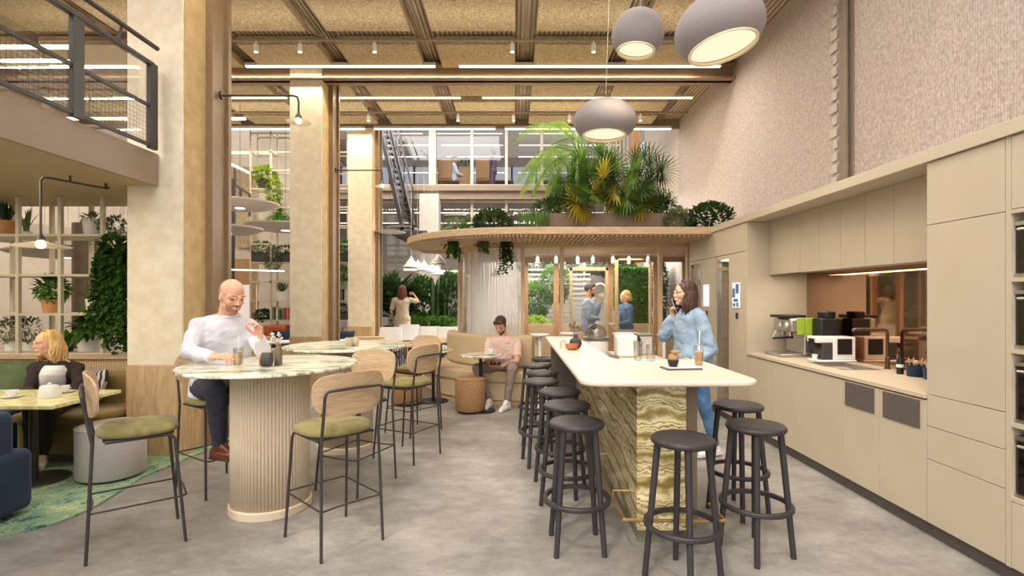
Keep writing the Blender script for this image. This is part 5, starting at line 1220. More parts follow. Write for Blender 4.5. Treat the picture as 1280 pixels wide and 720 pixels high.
foliage_thing('bush', 'dark shrubs at the right of the garden behind the last pane', 'bush', None, lambda b: [bush(b, (3.42, 12.0, z_), (.16, .3, .4), 900, .1, .05) for z_ in (.35, .9, 1.5, 2.0)], 'leafd')
t = thing('slat_fence', 'grey horizontal slat fence behind the bushes in the garden', 'fence', (1.3, 14, 0))
for k in range(17): MB().box(.2, 2.1, 13.95, 13.98, .2+k*.13, .26+k*.13).build('slat', M['linen'], t, smooth=0)
b = MB(); b.box(.3, .36, 13.98, 14.03, 0, 2.5); b.box(1.9, 1.96, 13.98, 14.03, 0, 2.5); b.build('fence_post', M['linen'], t, smooth=0)
struct(MB().box(-1.0, 3.68, 15.2, 15.3, 0, 3.2).build('wall_garden', M['offwhite'], smooth=0))
t = thing('arched_mirror', 'tall arched white frame behind the man in blue grey', 'arch', (1.9, 10.2, 0))
ax = wx(750, 10.3); pth = [(ax-.13, 10.3, 0), (ax-.13, 10.3, 1.65)]+[(ax-.13*math.cos(math.radians(a)), 10.3, 1.65+.13*math.sin(math.radians(a))+.05) for a in range(0, 181, 20)]+[(ax+.13, 10.3, 1.65), (ax+.13, 10.3, 0)]
MB().tube(pth, .02, 10).build('frame', M['white'], t)

# ------------------------------------------------------------------ terrace planting at centre left
YT = 14.2
def rub(b, c_, n, L, w, sp=1.0):
    for _ in range(n):
        a = R.uniform(0, 2*PI); s = R.uniform(.2, sp); d = V((math.cos(a)*s, math.sin(a)*s*.6, R.uniform(.3, 1.2))).normalized(); k = R.uniform(.1, 1)
        leaf(b, V(c_)+V((d.x*.5*k, d.y*.3*k, d.z*.8*k)), d, L*R.uniform(.7, 1.1), w, .8, 3)
foliage_thing('banana_plant', 'big dark leaved plant at the left of the terrace behind the standing woman', 'plant', None, lambda b: rub(b, (wx(491, YT), YT, .95), 190, .8, .2), 'leafd')
foliage_thing('palm', 'feathery tall plant above the head of the woman on the terrace', 'plant', None, lambda b: [frond(b, (wx(508, YT+.4), YT+.4, 1.55), (R.uniform(-1, 1), R.uniform(-.5, .5), R.uniform(.4, 1.2)), .85, .2, 20, 1.6, .03, .6) for _ in range(22)], 'leafg')
foliage_thing('shrub', 'leafy shrub right of the woman on the terrace', 'plant', None, lambda b: [bush(b, (wx(528, YT), YT, 1.45), (.42, .3, .65), 1100, .18, .06, 1), bush(b, (wx(522, YT), YT-.2, .95), (.35, .25, .2), 500, .1, .05, 1)], 'leaf')
foliage_thing('shrub', 'pale green low foliage in front of the planters on the terrace', 'plant', None, lambda b: [bush(b, (wx(p_, YT-.4), YT-.4, .88), (.32, .2, .14), 380, .08, .04, 1) for p_ in (500, 520, 540, 558)], 'leafm')
def cact(b):
    for k in range(11):
        x = wx(541+k*1.7, YT-.2); h_ = 1.2+.5*math.sin(k*1.9+1)*.5+.25; b.lathe([(.03, .7), (.055, .85), (.055, h_+.3), (.03, h_+.4), (0, h_+.43)], 12, (x, YT-.2+R.uniform(-.1, .1), 0), flute=6, depth=.01)
foliage_thing('cactus', 'cluster of upright columnar cacti on the terrace', 'cactus', None, cact, 'leafd')
foliage_thing('shrub', 'tall dark green shrub left of the glass corner post', 'plant', None, lambda b: [bush(b, (wx(562, YT), YT, 1.5), (.36, .3, .75), 1100, .18, .05, 1)], 'leafd')
for px, m, lb in ((490, 'blue', 'dark blue planter tub at the left of the terrace'), (521, 'olive', 'olive green planter tub beside the woman on the terrace'), (541, 'blue', 'blue planter tub under the cacti on the terrace'), (556, 'blue', 'blue planter tub beside the glass corner')):
    x = wx(px, YT-.2); t = thing('planter_tub', lb, 'planter', (x, YT-.2, 0), 'terrace planters'); MB().lathe([(.16, 0), (.23, .78), (.21, .78), (.2, .7), (0, .7)], 28, (x, YT-.2, 0)).build('tub', M[m], t)
# white armchairs, wicker backs and small tables of the terrace cafe
def lounge(px, y, label):
    x = wx(px, y); t = thing('cafe_armchair', label, 'chair', (x, y, 0), 'white terrace chairs')
    MB().loft([((x, y+.26, .40), (.24, 0, 0), (0, .04, 0)), ((x, y+.3, .65), (.27, 0, 0), (0, .045, 0)), ((x, y+.34, .88), (.25, 0, 0), (0, .035, 0))], 20, 3.5).build('backrest', M['white'], t)
    MB().box(x-.25, x+.25, y-.22, y+.26, .38, .46).build('seat', M['white'], t, bevel=.02)
    for i in (-1, 1):
        for j in (-.18, .24): MB().tube([(x+i*.23, y+j, 0), (x+i*.2, y+j, .39)], .013, 8).build('leg', M['metal'], t)
for px, y, lb in ((484, 11.3, 'white cafe chair at the far left by the last pillar'), (508, 12.4, 'white cafe chair right behind the woman on the terrace'), (534, 11.6, 'white cafe chair in the middle of the terrace'), (558, 11.4, 'white cafe chair beside the glass corner post')): lounge(px, y, lb)
for px, y, r, lb in ((532, 9.3, .42, 'broad round pale wood table on the terrace, middle one'), (553, 10.0, .38, 'round pale wood table close to the curved bench'), (512, 8.7, .36, 'round pale wood table behind the chair of the farther marble table'), (489, 9.4, .38, 'round pale wood table left, beside the last pillar')):
    cafe(wx(px, y), y, r, .76, lb, 'oak', group='pale wood terrace tables')
t = thing('wicker_screen', 'low dark wicker screen behind the pale terrace tables', 'screen', (-1.9, 10.7, 0))
b = MB()
for i in range(40): b.box(-2.9+i*.05, -2.88+i*.05, 10.69, 10.71, .06, .56)
b.box(-2.92, -.93, 10.68, 10.72, .55, .6); b.box(-2.92, -.93, 10.68, 10.72, .04, .08); b.build('rods', M['dark'], t, smooth=0)
# terrace window band lower back
struct(MB().box(-9.7, 4, 16.9, 17.0, 0, .9).build('wall_office_low', M['offwhite'], smooth=0))
t = thing('floor_lamp_strip', 'x', 'lamp', (0, 0, 0)) if 0 else None
for px, py, y in ((519, 338, 15.6), (565, 340, 15.6)):
    x, z = wx(px, y), wz(py, y); tag(MB().box(x-.35, x+.35, y, y+.03, z, z+.05).build('linear_pendant', M['led'], smooth=0), 'warm short light strip behind the terrace plants at the '+('left' if px < 540 else 'right'), 'ceiling light')

# ------------------------------------------------------------------ lattice shelving behind the pillars
t = thing('lattice_shelf', 'tall pale lattice shelving with plants and books behind the pillars', 'shelf', (-4.8, 12, .4))
b = MB(); YL = 12.0
XS = [wx(313.5, YL)+i*.475 for i in range(0, 6)]
for x in XS:
    for y in (YL, YL+.34): b.box(x-.02, x+.02, y-.02, y+.02, .1, 5.5)
b.build('uprights', M['shelf'], t, smooth=0)
ZL = [.55, 1.02, 1.47, 1.92, 2.37, 2.80, 3.23, 3.67, 4.10, 4.53, 4.96, 5.4]
b = MB()
for i, z in enumerate(ZL):
    if i in (0, 1, 2, 4): b.box(XS[0], XS[-1], YL-.02, YL+.36, z-.012, z+.012)
    else:
        b.box(XS[0], XS[-1], YL-.02, YL+.02, z-.018, z+.018); b.box(XS[0], XS[-1], YL+.32, YL+.36, z-.018, z+.018)
        for x in XS: b.box(x-.015, x+.015, YL, YL+.34, z-.015, z+.015)
b.build('shelves', M['shelf'], t, smooth=0)
def lplant(px, z, r, h, pm, fol, lm, label, y=YL+.1, sq=None): return pot_plant('potted_plant', label, (wx(px, y), y, z), r, h, M[pm], fol, M[lm], group='plants on the lattice shelf', square=sq)
lplant(331, 4.118, .17, .22, 'potgrey', lambda b, p: [bush(b, p+V((0, 0, .12)), (.26, .2, .2), 420, .1, .06), bush(b, p+V((.26, -.1, -.3)), (.16, .14, .34), 300, .1, .06)], 'leafl', 'lime green trailing plant in a dark hanging pot high on the lattice')
lplant(349, 3.25, .1, .1, 'potgrey', lambda b, p: [tuft(b, p+V((0, 0, .1)), 260, .46, .018, 1.6, 1.8)], 'leafm', 'fine leaved spherical green plant high beside the middle pillar')
lplant(328, 2.39, .1, .22, 'potgrey', lambda b, p: bush(b, p+V((0, 0, .12)), (.3, .14, .16), 420, .07, .04), 'leafg', 'grey green plant in a long dark trough on the lattice, left one', sq=(.21, .12))
lplant(344, 2.39, .1, .1, 'potgrey', lambda b, p: bush(b, p+V((0, -.1, -.02)), (.22, .16, .3), 620, .06, .03), 'leafg', 'round pale green plant spilling over the middle of the trough shelf')
lplant(357, 2.39, .1, .22, 'potgrey', lambda b, p: bush(b, p+V((0, 0, .08)), (.2, .12, .12), 200, .07, .04), 'leafd', 'dark trough plant right beside the middle pillar', sq=(.2, .12))
lplant(352, 1.032 if 0 else 1.482, .13, .21, 'whitem', lambda b, p: tuft(b, p, 60, .3, .03, .8, .5), 'leafg', 'grey green plant in a white pot on the lattice near the middle pillar')
lplant(329, 1.032, .05, .05, 'potgrey', lambda b, p: bush(b, p+V((0, 0, .06)), (.22, .16, .12), 420, .07, .05), 'leafd', 'low dark green plant on the shelf right of the bald man')
lplant(426, 2.39, .1, .2, 'potgrey', lambda b, p: bush(b, p+V((0, 0, .14)), (.22, .12, .2), 420, .09, .05), 'leafm', 'bright green plant in a dark trough between the middle and farthest pillars', sq=(.2, .12))
lplant(431, 1.94, .06, .06, 'potgrey', lambda b, p: bush(b, p+V((0, -.1, .1)), (.12, .12, .18), 200, .08, .05), 'leafm', 'small green plant half hidden by the farthest pillar')
lplant(426, 1.032, .1, .16, 'potgrey', lambda b, p: bush(b, p+V((0, 0, .1)), (.24, .12, .12), 300, .07, .04), 'leaf', 'green plant in a dark trough under the books between the pillars', sq=(.2, .12))
# books
def books(px0, px1, z, cols, where, y=YL+.02, hmin=.2, hmax=.3):
    x = wx(px0, y); xe = wx(px1, y); i = 0; words_ = ['first', 'second', 'third', 'fourth', 'fifth', 'sixth', 'seventh', 'eighth', 'ninth', 'tenth', 'eleventh', 'twelfth', 'thirteenth', 'fourteenth']
    while x < xe-.03 and i < 14:
        w = R.uniform(.035, .055); h_ = R.uniform(hmin, hmax); cn = cols[i % len(cols)]
        if cn not in BK: BK[cn] = mat('book '+cn, BC[cn], .7, c2=tuple(v*.85 for v in BC[cn][:3])+(1,), scale=20)
        t = thing('book', '%s book %s, %s from the left' % (cn, where, words_[i]), 'book', (x+w/2, y+.08, z), 'books '+where)
        MB().box(x, x+w*.94, y, y+.18, z+.013, z+.013+h_).build('cover', BK[cn], t, smooth=0, bevel=.004); MB().box(x+w*.12, x+w*.82, y+.01, y+.182, z+.016, z+.016+h_).build('pages', M['paper'], t, smooth=0)
        x += w; i += 1
BK = {}; BC = {'grey green': col(112, 124, 98), 'dark green': col(62, 84, 62), 'cream': col(220, 210, 190), 'dark brown': col(74, 60, 50), 'red': col(176, 64, 52), 'ochre': col(190, 156, 90), 'tan': col(170, 140, 104), 'black': col(40, 38, 40), 'teal': col(60, 110, 110), 'pink': col(214, 130, 124)}
books(340, 360, 1.02, ['grey green', 'dark green', 'cream', 'teal', 'dark brown', 'grey green', 'red', 'pink'], 'on the lattice shelf left of the middle pillar')
books(418, 433.5, 1.47, ['ochre', 'dark green', 'dark brown', 'grey green', 'black', 'cream'], 'on the upper book shelf between the pillars')
books(418, 433.5, .55, ['ochre', 'tan', 'dark brown', 'ochre', 'tan', 'cream'], 'on the lower book shelf between the pillars')
x = wx(344, YL); t = thing('storage_box', 'orange leather storage box with handle right of the bald man', 'box', (x, YL+.1, .56))
MB().box(x-.26, x+.25, YL-.05, YL+.25, .563, .90).build('body', M['orange'], t, bevel=.03, seg=3); MB().tube([(x-.08, YL-.055, .74), (x-.07, YL-.08, .76), (x+.07, YL-.08, .76), (x+.08, YL-.055, .74)], .01, 6).build('handle', M['orange'], t)
# more banquettes seen between the pillars
t = thing('banquette', 'beige banquette at the foot of the lattice shelving', 'bench', (-5, 11.2, 0)); MB().box(-6.2, -2.9, 10.9, 11.5, .05, .45).build('seat', M['bouclé'], t, bevel=.02); MB().box(-6.2, -2.9, 11.48, 11.7 if 0 else 11.58, .05, .68).build('backrest', M['bouclé'], t, bevel=.02)
cushion(wx(345, 11), 11.25, .64, 'dark teal cushion on the beige banquette right of the bald man', 'blue', .2, .1)
cushion(wx(427, 11), 11.25, .62, 'dark blue cushion on the beige banquette between the pillars', 'blue', .2, -.1)
for px, y, lb in ((350, 9.4, 'white topped cafe table behind the nearest marble table'), (430, 9.6, 'white topped cafe table seen between the middle and farthest pillars')): cafe(wx(px, y), y, .3, .75, lb, 'whitem')
# ================================================================== PEOPLE
def frame_of(fw):
    f = V(fw).normalized(); s = f.cross(V((0, 0, 1))).normalized(); return f, s, s.cross(f)   # forward, the person's right, up
def hand(b, Wp, d, n, right, curl=.6, s=1., spread=.0, thumb=.5):
    Wp = V(Wp); d = V(d).normalized(); n = V(n); n = (n-d*n.dot(d)).normalized(); tdir = d.cross(n)*(1 if right else -1)
    kn = []
    for k, (o, L) in enumerate(((.030, .068), (.010, .076), (-.011, .071), (-.031, .056))):
        K = Wp+d*(.088-.004*abs(k-1))*s+tdir*o*s; kn.append(K)
        b.caps(Wp+d*.012*s+tdir*o*.45*s, K, .0155*s, .0115*s, 10)
        q = K; dd = (d+tdir*o*spread*6).normalized(); ang = 0
        for j, (fr, ra, rb) in enumerate(((.45, .0098, .009), (.32, .009, .0082), (.26, .0082, .007))):
            ang += curl*(.75 if j == 0 else .9)*(1+.06*k)
            e = (dd*math.cos(ang)+n*math.sin(ang)).normalized(); q2 = q+e*L*fr*s; b.caps(q, q2, ra*s, rb*s, 9); q = q2
    T = Wp+d*.022*s+tdir*.026*s
    e1 = (d*.7+tdir*.75+n*thumb).normalized(); T1 = T+e1*.042*s; e2 = (d*.95+tdir*.2+n*(thumb+.1)).normalized(); T2 = T1+e2*.032*s; e3 = (d+n*(thumb+.2)-tdir*.1).normalized()
    b.caps(Wp+d*.01*s+tdir*.008*s, T, .016*s, .0145*s, 10); b.caps(T, T1, .0145*s, .0115*s, 10); b.caps(T1, T2, .0112*s, .0098*s, 9); b.caps(T2, T2+e3*.024*s, .0098*s, .008*s, 9)
    return Wp+d*.08*s+n*.03*s
def head_mx(c_, fw, up=(0, 0, 1), roll=0.):
    f = V(fw).normalized(); u = V(up); x = f.cross(u).normalized(); u = x.cross(f).normalized()
    m = Matrix((x, f, u)).transposed()
    return V(c_), m @ Matrix.Rotation(roll, 3, 'Y')
def head(b, C_, Mx, s=1., female=False):
    ns = .72 if female else .9
    def L(p): return C_+Mx @ (V(p)*s)
    def E(p, r): b.ell(L(p), tuple(q*s for q in r), Mx, 20, 14)
    j = .9 if female else 1.
    E((0, -.014, .038), (.074, .094, .082)); E((0, .012, .0), (.066, .078, .085)); E((0, .028, -.045), (.053*j, .058, .06)); E((0, .060, -.088), (.027*j, .026, .023)); E((0, .045, -.070), (.040*j, .036, .03))
    E((.036*j, .0, -.052), (.026, .05, .045)); E((-.036*j, .0, -.052), (.026, .05, .045))
    for sg in (-1, 1):
        E((sg*.036, .060, -.018), (.022, .018, .024)); E((sg*.073, -.006, -.002), (.009, .02, .031))
        b.caps(L((sg*.052, .062, .03)), L((sg*.016, .084, .028)), .0115*s, .0125*s, 10)
    b.caps(L((0, .083, .026)), L((0, .084+.021*ns, -.012)), .0085*s, .0105*s*(.6+.4*ns), 10); E((0, .084+.023*ns, -.016), (.0115*(.5+.5*ns), .011*ns, .009)); E((.012, .090, -.021), (.008, .010*ns, .007)); E((-.012, .090, -.021), (.008, .010*ns, .007))
    E((0, .080, -.052), (.026, .018, .016)); E((0, .083, -.047), (.018, .014, .007))
    return L
def face(L, Mx, s, root, brow, open_=True, smile=False, look=(0, 0)):
    b = MB()
    for sg in (-1, 1): b.ell(L((sg*.031, .0755, .010)), (.0135*s, .010*s, (.0075 if open_ else .0035)*s), Mx, 12, 8)
    b.build('eye', M['eyew'] if open_ else M['darkhair'], root)
    if open_:
        b = MB()
        for sg in (-1, 1): b.ell(L((sg*.031+look[0], .0835, .010+look[1])), (.0055*s, .003*s, .0055*s), Mx, 10, 8)
        b.build('iris', M['darkhair'], root)
        b = MB()
        for sg in (-1, 1): b.chain([L((sg*.045, .074, .014)), L((sg*.031, .087, .0195)), L((sg*.018, .082, .014))], [.002*s, .0028*s, .002*s])
        b.build('eyelash', M['darkhair'], root)
    b = MB()
    for sg in (-1, 1): b.chain([L((sg*.050, .0685, .036)), L((sg*.034, .0845, .042)), L((sg*.014, .0895, .040))], [.0022*s, .0042*s, .0036*s])
    b.build('eyebrow', M[brow], root)
    b = MB(); w = .020 if smile else .018
    b.chain([L((-w, .0795, -.050+(.005 if smile else 0))), L((0, .0935, -.0535)), L((w, .0795, -.050+(.005 if smile else 0)))], [.003*s, .0048*s, .003*s]); b.chain([L((-w*.8, .080, -.054+(.003 if smile else 0))), L((0, .0925, -.0600)), L((w*.8, .080, -.054+(.003 if smile else 0)))], [.003*s, .005*s, .003*s])
    b.build('lips', M['lip'], root)
    if smile:
        b = MB(); b.ell(L((0, .0915, -.0558)), (.013*s, .005*s, .004*s), Mx, 12, 8); b.build('teeth', M['paper'], root)
def torso_rings(pel, nk, rs, ls, fw, s, inf, female, lower=-.10, puff=0.):
    pel, nk, rs, ls = map(V, (pel, nk, rs, ls)); side = (rs-ls).normalized(); f = V(fw); f = (f-side*f.dot(side)).normalized(); ax = nk-pel; up = ax.normalized()
    w = (rs-ls).length/2
    base = [(lower/ax.length*s, .168 if not female else .172, .118), (.0, .17 if not female else .172, .122), (.22, .150 if not female else .130, .108), (.45, .158 if not female else .13, .112), (.66, .178 if not female else .152, .124 if not female else .128), (.84, w*.98/s, .108), (.95, w*.66/s, .085), (1.03, .062, .062)]
    out = []
    for q, a, d in base:
        c_ = pel+ax*q; k = inf+puff*(1 if q < .6 else .4)
        out.append((c_, side*(a*s+k), f*(d*s+k)))
    return out
def person(name_label, loc, J, fw, sk, s=1., female=False, hfw=None, hc=None, top='shirtw', bottom='navyt', shoe='brownsh', hairfn=None, brow='darkhair', sleeves='long', vox=.0045, hands=True, open_=True, smile=False, hand_dirs=None, puff=.012, legs='long', roll=0., cvox=.008, folds=.026, neckop=None, up=(0, 0, 1), look=(0, 0), extra=None, toph=-.10, curl=(.6, .6), group=None):
    t = thing('person', name_label, 'person', loc, group)
    J = {k: V(v) for k, v in J.items()}
    f = V(fw).normalized()
    b = MB()
    C_, Mx = head_mx(hc, hfw, up, roll); L = head(b, C_, Mx, s, female)
    nb = J['neck']; b.caps(nb, C_+Mx @ V((0, -.02, -.06))*s, (.05 if female else .062)*s, (.048 if female else .058)*s, 14); b.caps(nb, C_+Mx @ V((0, .01, -.075))*s, .045*s, .04*s)
    b.loft(torso_rings(J['pelvis'], nb, J['rs'], J['ls'], f, s, -.008, female), 24, 2.3)
    for k in 'rl':
        b.chain([J[k+'s'], J[k+'e'], J[k+'w']], [.050*s if not female else .040*s, .038*s if not female else .032*s, .026*s if not female else .022*s])
        b.caps(J['neck'].lerp(J[k+'s'], .25), J[k+'s'], .05*s, .05*s if not female else .042*s)
        m_ = J[k+'e'].lerp(J[k+'w'], .3); b.caps(J[k+'e'], m_, .038*s if not female else .031*s, .04*s if not female else .033*s)
        b.chain([J[k+'h'], J[k+'k'], J[k+'a']], [.088*s, .056*s, .036*s]); b.caps(J[k+'k'].lerp(J[k+'a'], .05), J[k+'k'].lerp(J[k+'a'], .35), .05*s, .054*s)
        b.caps(J[k+'a'], J[k+'t'], .034*s, .022*s)
        d, n = hand_dirs[k]
        hand(b, J[k+'w'], d, n, k == 'r', curl[0 if k == 'r' else 1], s*(.9 if female else 1))
    b.build('body', M[sk], t, voxel=vox, vsmooth=2, smooth=180)
    face(L, Mx, s, t, brow, open_, smile, look)
    if hairfn: hairfn(L, Mx, s, t)
    # top
    b = MB(); rg = torso_rings(J['pelvis'], nb, J['rs'], J['ls'], f, s, .012, female, toph, puff); b.loft(rg, 28, 2.4)
    for k in 'rl':
        b.caps(nb.lerp(J[k+'s'], .3)-V((0, 0, .01)), J[k+'s'], .055*s, .062*s)
        if sleeves == 'long':
            m1 = J[k+'s'].lerp(J[k+'e'], .5); b.chain([J[k+'s'], m1, J[k+'e'], J[k+'e'].lerp(J[k+'w'], .5), J[k+'e'].lerp(J[k+'w'], .93)], [v*s for v in ((.064, .058, .05, .046, .036) if not female else (.056, .05, .045, .041, .034))])
        elif sleeves == 'short':
            b.tube([J[k+'s'], J[k+'s'].lerp(J[k+'e'], .5), J[k+'s'].lerp(J[k+'e'], .82)], [.064*s, .062*s, .064*s], 16); b.ell(J[k+'s'], .064*s)
        elif sleeves == 'big':
            b.chain([J[k+'s'], J[k+'s'].lerp(J[k+'e'], .5), J[k+'e'], J[k+'e'].lerp(J[k+'w'], .5), J[k+'e'].lerp(J[k+'w'], .85)], [.066*s, .074*s, .07*s, .062*s, .045*s])
    tp = b.build('shirt' if not female else 'top', M[top], t, voxel=cvox, vsmooth=5, disp=folds, dscale=.075, smooth=180)
    # trousers
    b = MB()
    hipc = (J['rh']+J['lh'])/2; b.loft([(hipc-V((0, 0, .06))*s, (J['rh']-J['lh']).normalized()*.17*s, f*.125*s), (hipc+V((0, 0, .10))*s, (J['rh']-J['lh']).normalized()*.165*s, f*.125*s)], 24, 2.4)
    for k in 'rl':
        kn, an = J[k+'k'], J[k+'a']; end = kn.lerp(an, .97)
        b.chain([J[k+'h'], J[k+'h'].lerp(kn, .5), kn, kn.lerp(an, .4), end], [v*s for v in (.102, .086, .068, .06, .046)])
    b.build('trousers', M[bottom], t, voxel=cvox, vsmooth=4, disp=folds*.7, dscale=.12, smooth=180)
    for k in 'rl':
        a_, to = J[k+'a'], J[k+'t']; d = (to-a_); d.z = 0; d.normalize(); b = MB()
        zs = to.z-.02*s; base = V((a_.x, a_.y, zs))
        heel = base-d*.045*s+V((0, 0, .03*s)); b.chain([a_+V((0, 0, -.01)), heel+V((0, 0, .015*s))], [.04*s, .034*s]); b.chain([heel, base+d*.06*s+V((0, 0, .033*s)), base+d*.15*s+V((0, 0, .026*s)), base+d*.19*s+V((0, 0, .024*s))], [.034*s, .04*s, .038*s, .026*s])
        b.caps(a_+d*.01, base+d*.11*s+V((0, 0, .045*s)), .036*s, .026*s)
        o = b.build('shoe', M[shoe], t, voxel=.005, vsmooth=3, smooth=180)
        b = MB(); b.chain([base-d*.05*s+V((0, 0, .006)), base+d*.19*s+V((0, 0, .006))], [.036*s, .034*s])
        vs = [(p[0], p[1], zs+.0+(.012 if p[2] > zs+.006 else 0)) for p in b.v]; b.v = vs; b.build('sole', M['kick'] if shoe != 'white' else M['paper'], o)
    if extra: extra(t, L, Mx, J, s)
    return t
def collar(b, nb, tip, r, m=None):
    b.tube([V(nb)+V((r*math.cos(a), r*math.sin(a), 0)) for a in [i*PI/8 for i in range(16)]], .01, 8, closed=True)

# 1 bald man at the near marble table
def bald(L, Mx, s, t):
    b = MB(); b.ell(L((0, .030, -.049)), (.0535*s, .0585*s, .0575*s), Mx, 24, 16); b.ell(L((0, .0605, -.0885)), (.0275*s, .0265*s, .0235*s), Mx, 16, 12); b.chain([L((-.022, .083, -.040)), L((0, .0945, -.0365)), L((.022, .083, -.040))], [.003*s, .0045*s, .003*s])
    b.build('beard', M['stubble'], t, smooth=180)
    # closely shaved hair shadow at the back and sides
    b = MB(); b.ell(L((0, -.026, .030)), (.0745*s, .0835*s, .072*s), Mx, 28, 18); b.build('hair', M['stubble'], t, smooth=180)
S1 = 1.12
Y0 = 4.1
def ex1(t, L, Mx, J, s):
    b = MB(); nb = J['neck']; b.tube([nb+V((.074*s*math.cos(a)+.01, .074*s*math.sin(a)-.006, .016+.014*math.cos(a-1.2))) for a in [i*PI/10 for i in range(20)]], [.010]*20, 8, closed=True); b.build('collar', M['shirtw'], t, smooth=180)
    f, sd, up = frame_of((.45, -.9, 0)); b = MB(); ax = J['neck']-J['pelvis']
    p = [J['pelvis']+ax*q+f*(.118+.035*math.sin(q*2.6))*s for q in (.35, .5, .65, .8, .92)]
    for k in p[1:]: b.ell(k+f*.012, .0055)
    b.build('button', M['offwhite'], t)
    for q in 'rl': k = J[q+'w']; MB().tube([k-(k-J[q+'e']).normalized()*.035, k-(k-J[q+'e']).normalized()*.005], .036, 16).build('cuff', M['shirtw'], t)
person('bald man in a white shirt sitting at the nearest marble table, looking down', (-2.44, 4.2, 0),
 dict(pelvis=(-2.42, 4.22, .84), neck=P(284, 397, 4.08), rs=P(249, 408, 3.98), ls=P(312, 409, 4.2), re=(wx(236, 3.86), 3.86, 1.135), rw=(wx(266, 3.70), 3.70, 1.125), le=P(329, 440, 4.06), lw=P(325, 423, 3.92),
      rh=(-2.50, 4.15, .83), lh=(-2.34, 4.28, .83), rk=P(270, 487, 3.86), lk=(-2.14, 4.10, .83), ra=P(274, 556, 3.98), la=(-2.16, 4.15, .42), rt=V(P(274, 556, 3.98))+V((.16, -.06, -.09)), lt=(-2.04, 4.10, .33)),
 (.45, -.89, 0), 'skin', S1, hfw=(.82, -.60, -.42), hc=P(290, 371, 4.0), hairfn=bald, brow='stubble', open_=False, hand_dirs={'r': ((.95, -.1, .05), (0, .2, -1)), 'l': ((-.12, -.15, 1), (-.5, -.8, 0))}, extra=ex1, curl=(.55, .75), puff=.014, neckop=1, bottom='navyt')

# 2 blonde woman behind the low table
def wavy(mat_, length, spread=1., front=.0, wave=.006, n=150):
    def fn(L, Mx, s, t):
        b = MB(); b.ell(L((0, -.022, .044)), (.080*s, .096*s, .084*s), Mx, 24, 16); b.ell(L((0, -.045, .0)), (.074*s, .072*s, .085*s), Mx)
        for i in range(13):
            a = math.radians(-188+i*(196/12)); q0 = L((.072*math.cos(a), .075*math.sin(a)-.015, .02)); b.caps(q0, q0-V((0, 0, length*s*.55)), .022*s, .016*s, 8)
        b.build('hair', M[mat_], t, voxel=.007, vsmooth=3, smooth=180)
        b = MB(); down = V((0, 0, -1))
        for i in range(n):
            a = math.radians(-197+214*(i+.5)/n+R.uniform(-4, 4)); lay = R.uniform(0, .010); pts = []; ph = R.uniform(0, 6)+i*.25
            for t_ in (8, 30, 50, 68, 84, 98):
                tr = math.radians(t_); k = 1.03+lay*6*math.sin(tr)
                pts.append(L((.082*k*math.sin(tr)*math.cos(a), .097*k*math.sin(tr)*math.sin(a)-.022+(.03 if t_ < 20 else 0), .087*k*math.cos(tr)+.045)))
            o = pts[-1]; ln = length*R.uniform(.82, 1.08)*s; od = (Mx @ V((math.cos(a), math.sin(a), 0))); sd = Mx @ V((-math.sin(a), math.cos(a), 0))
            for j in range(1, 10):
                q = j/9; w = wave*math.sin(q*8+ph)*min(1, q*3)
                pts.append(o+down*ln*q+od*(.022*spread*math.sin(q*2.2)*s+w)+sd*w*1.2+(Mx @ V((0, front*q, 0))))
            m_ = len(pts); b.tube(pts, [.0055*s]+[.0085*s]*(m_-4)+[.0075*s, .005*s, .002*s], 5)
        b.build('hair_strand', M[mat_], t, smooth=180, fix=False, label='long combed strands of hair')
    return fn
def ex2(t, L, Mx, J, s):
    f = V((.5, -.86, 0)).normalized(); side = (J['rs']-J['ls']).normalized(); ax = J['neck']-J['pelvis']
    b = MB(); out = []
    for q, a, d in ((.0, .12, .160), (.3, .11, .155), (.55, .118, .176), (.72, .118, .182), (.84, .105, .16), (.93, .085, .125)):
        out.append((J['pelvis']+ax*q+f*.012+side*.01, side*a*s, f*(d*s+.012)))
    b.loft(out, 24, 2.4)
    for sg in (-1, 1): b.caps(J['neck']+side*sg*.085-V((0, 0, .03)), J['pelvis']+ax*.8+side*sg*.07+f*.11, .022, .022)
    b.build('camisole', M['paper'], t, voxel=.007, vsmooth=4, smooth=180)
P2y = 4.86
person('smiling blonde woman in a dark cardigan seated behind the low stone table', (wx(65, 4.95), 4.95, 0),
 dict(pelvis=(wx(68, 4.98), 4.98, .56), neck=(-4.35, 4.90, wz(452, 4.9)), rs=(-4.50, 4.81, wz(461, 4.81)), ls=(-4.21, 4.95, wz(461, 4.95)), re=P(37, 489, 4.72), rw=P(44, 497, 4.55), le=P(97, 492, 4.80), lw=P(64, 497, 4.56),
      rh=(wx(60, 4.95), 4.92, .55), lh=(wx(78, 4.95), 4.95, .55), rk=(wx(38, 4.5), 4.52, .54), lk=(wx(62, 4.5), 4.50, .54), ra=(wx(35, 4.6), 4.62, .12), la=(wx(58, 4.7), 4.66, .12), rt=(wx(35, 4.6)-.02, 4.50, .045), lt=(wx(58, 4.6)+.02, 4.50, .045)),
 (.42, -.90, 0), 'skin2', .98, True, hfw=(-.40, -.91, -.06), hc=P(58, 430, 4.84), hairfn=wavy('blond', .22, 1.4, .0, .009), brow='blond', smile=True, top='cardigan', bottom='blacktr', shoe='white', hand_dirs={'r': ((.75, -.2, .1), (0, .4, 1)), 'l': ((-.85, -.1, .1), (0, .4, 1))}, extra=ex2, curl=(.7, .7), puff=.012, roll=.1)
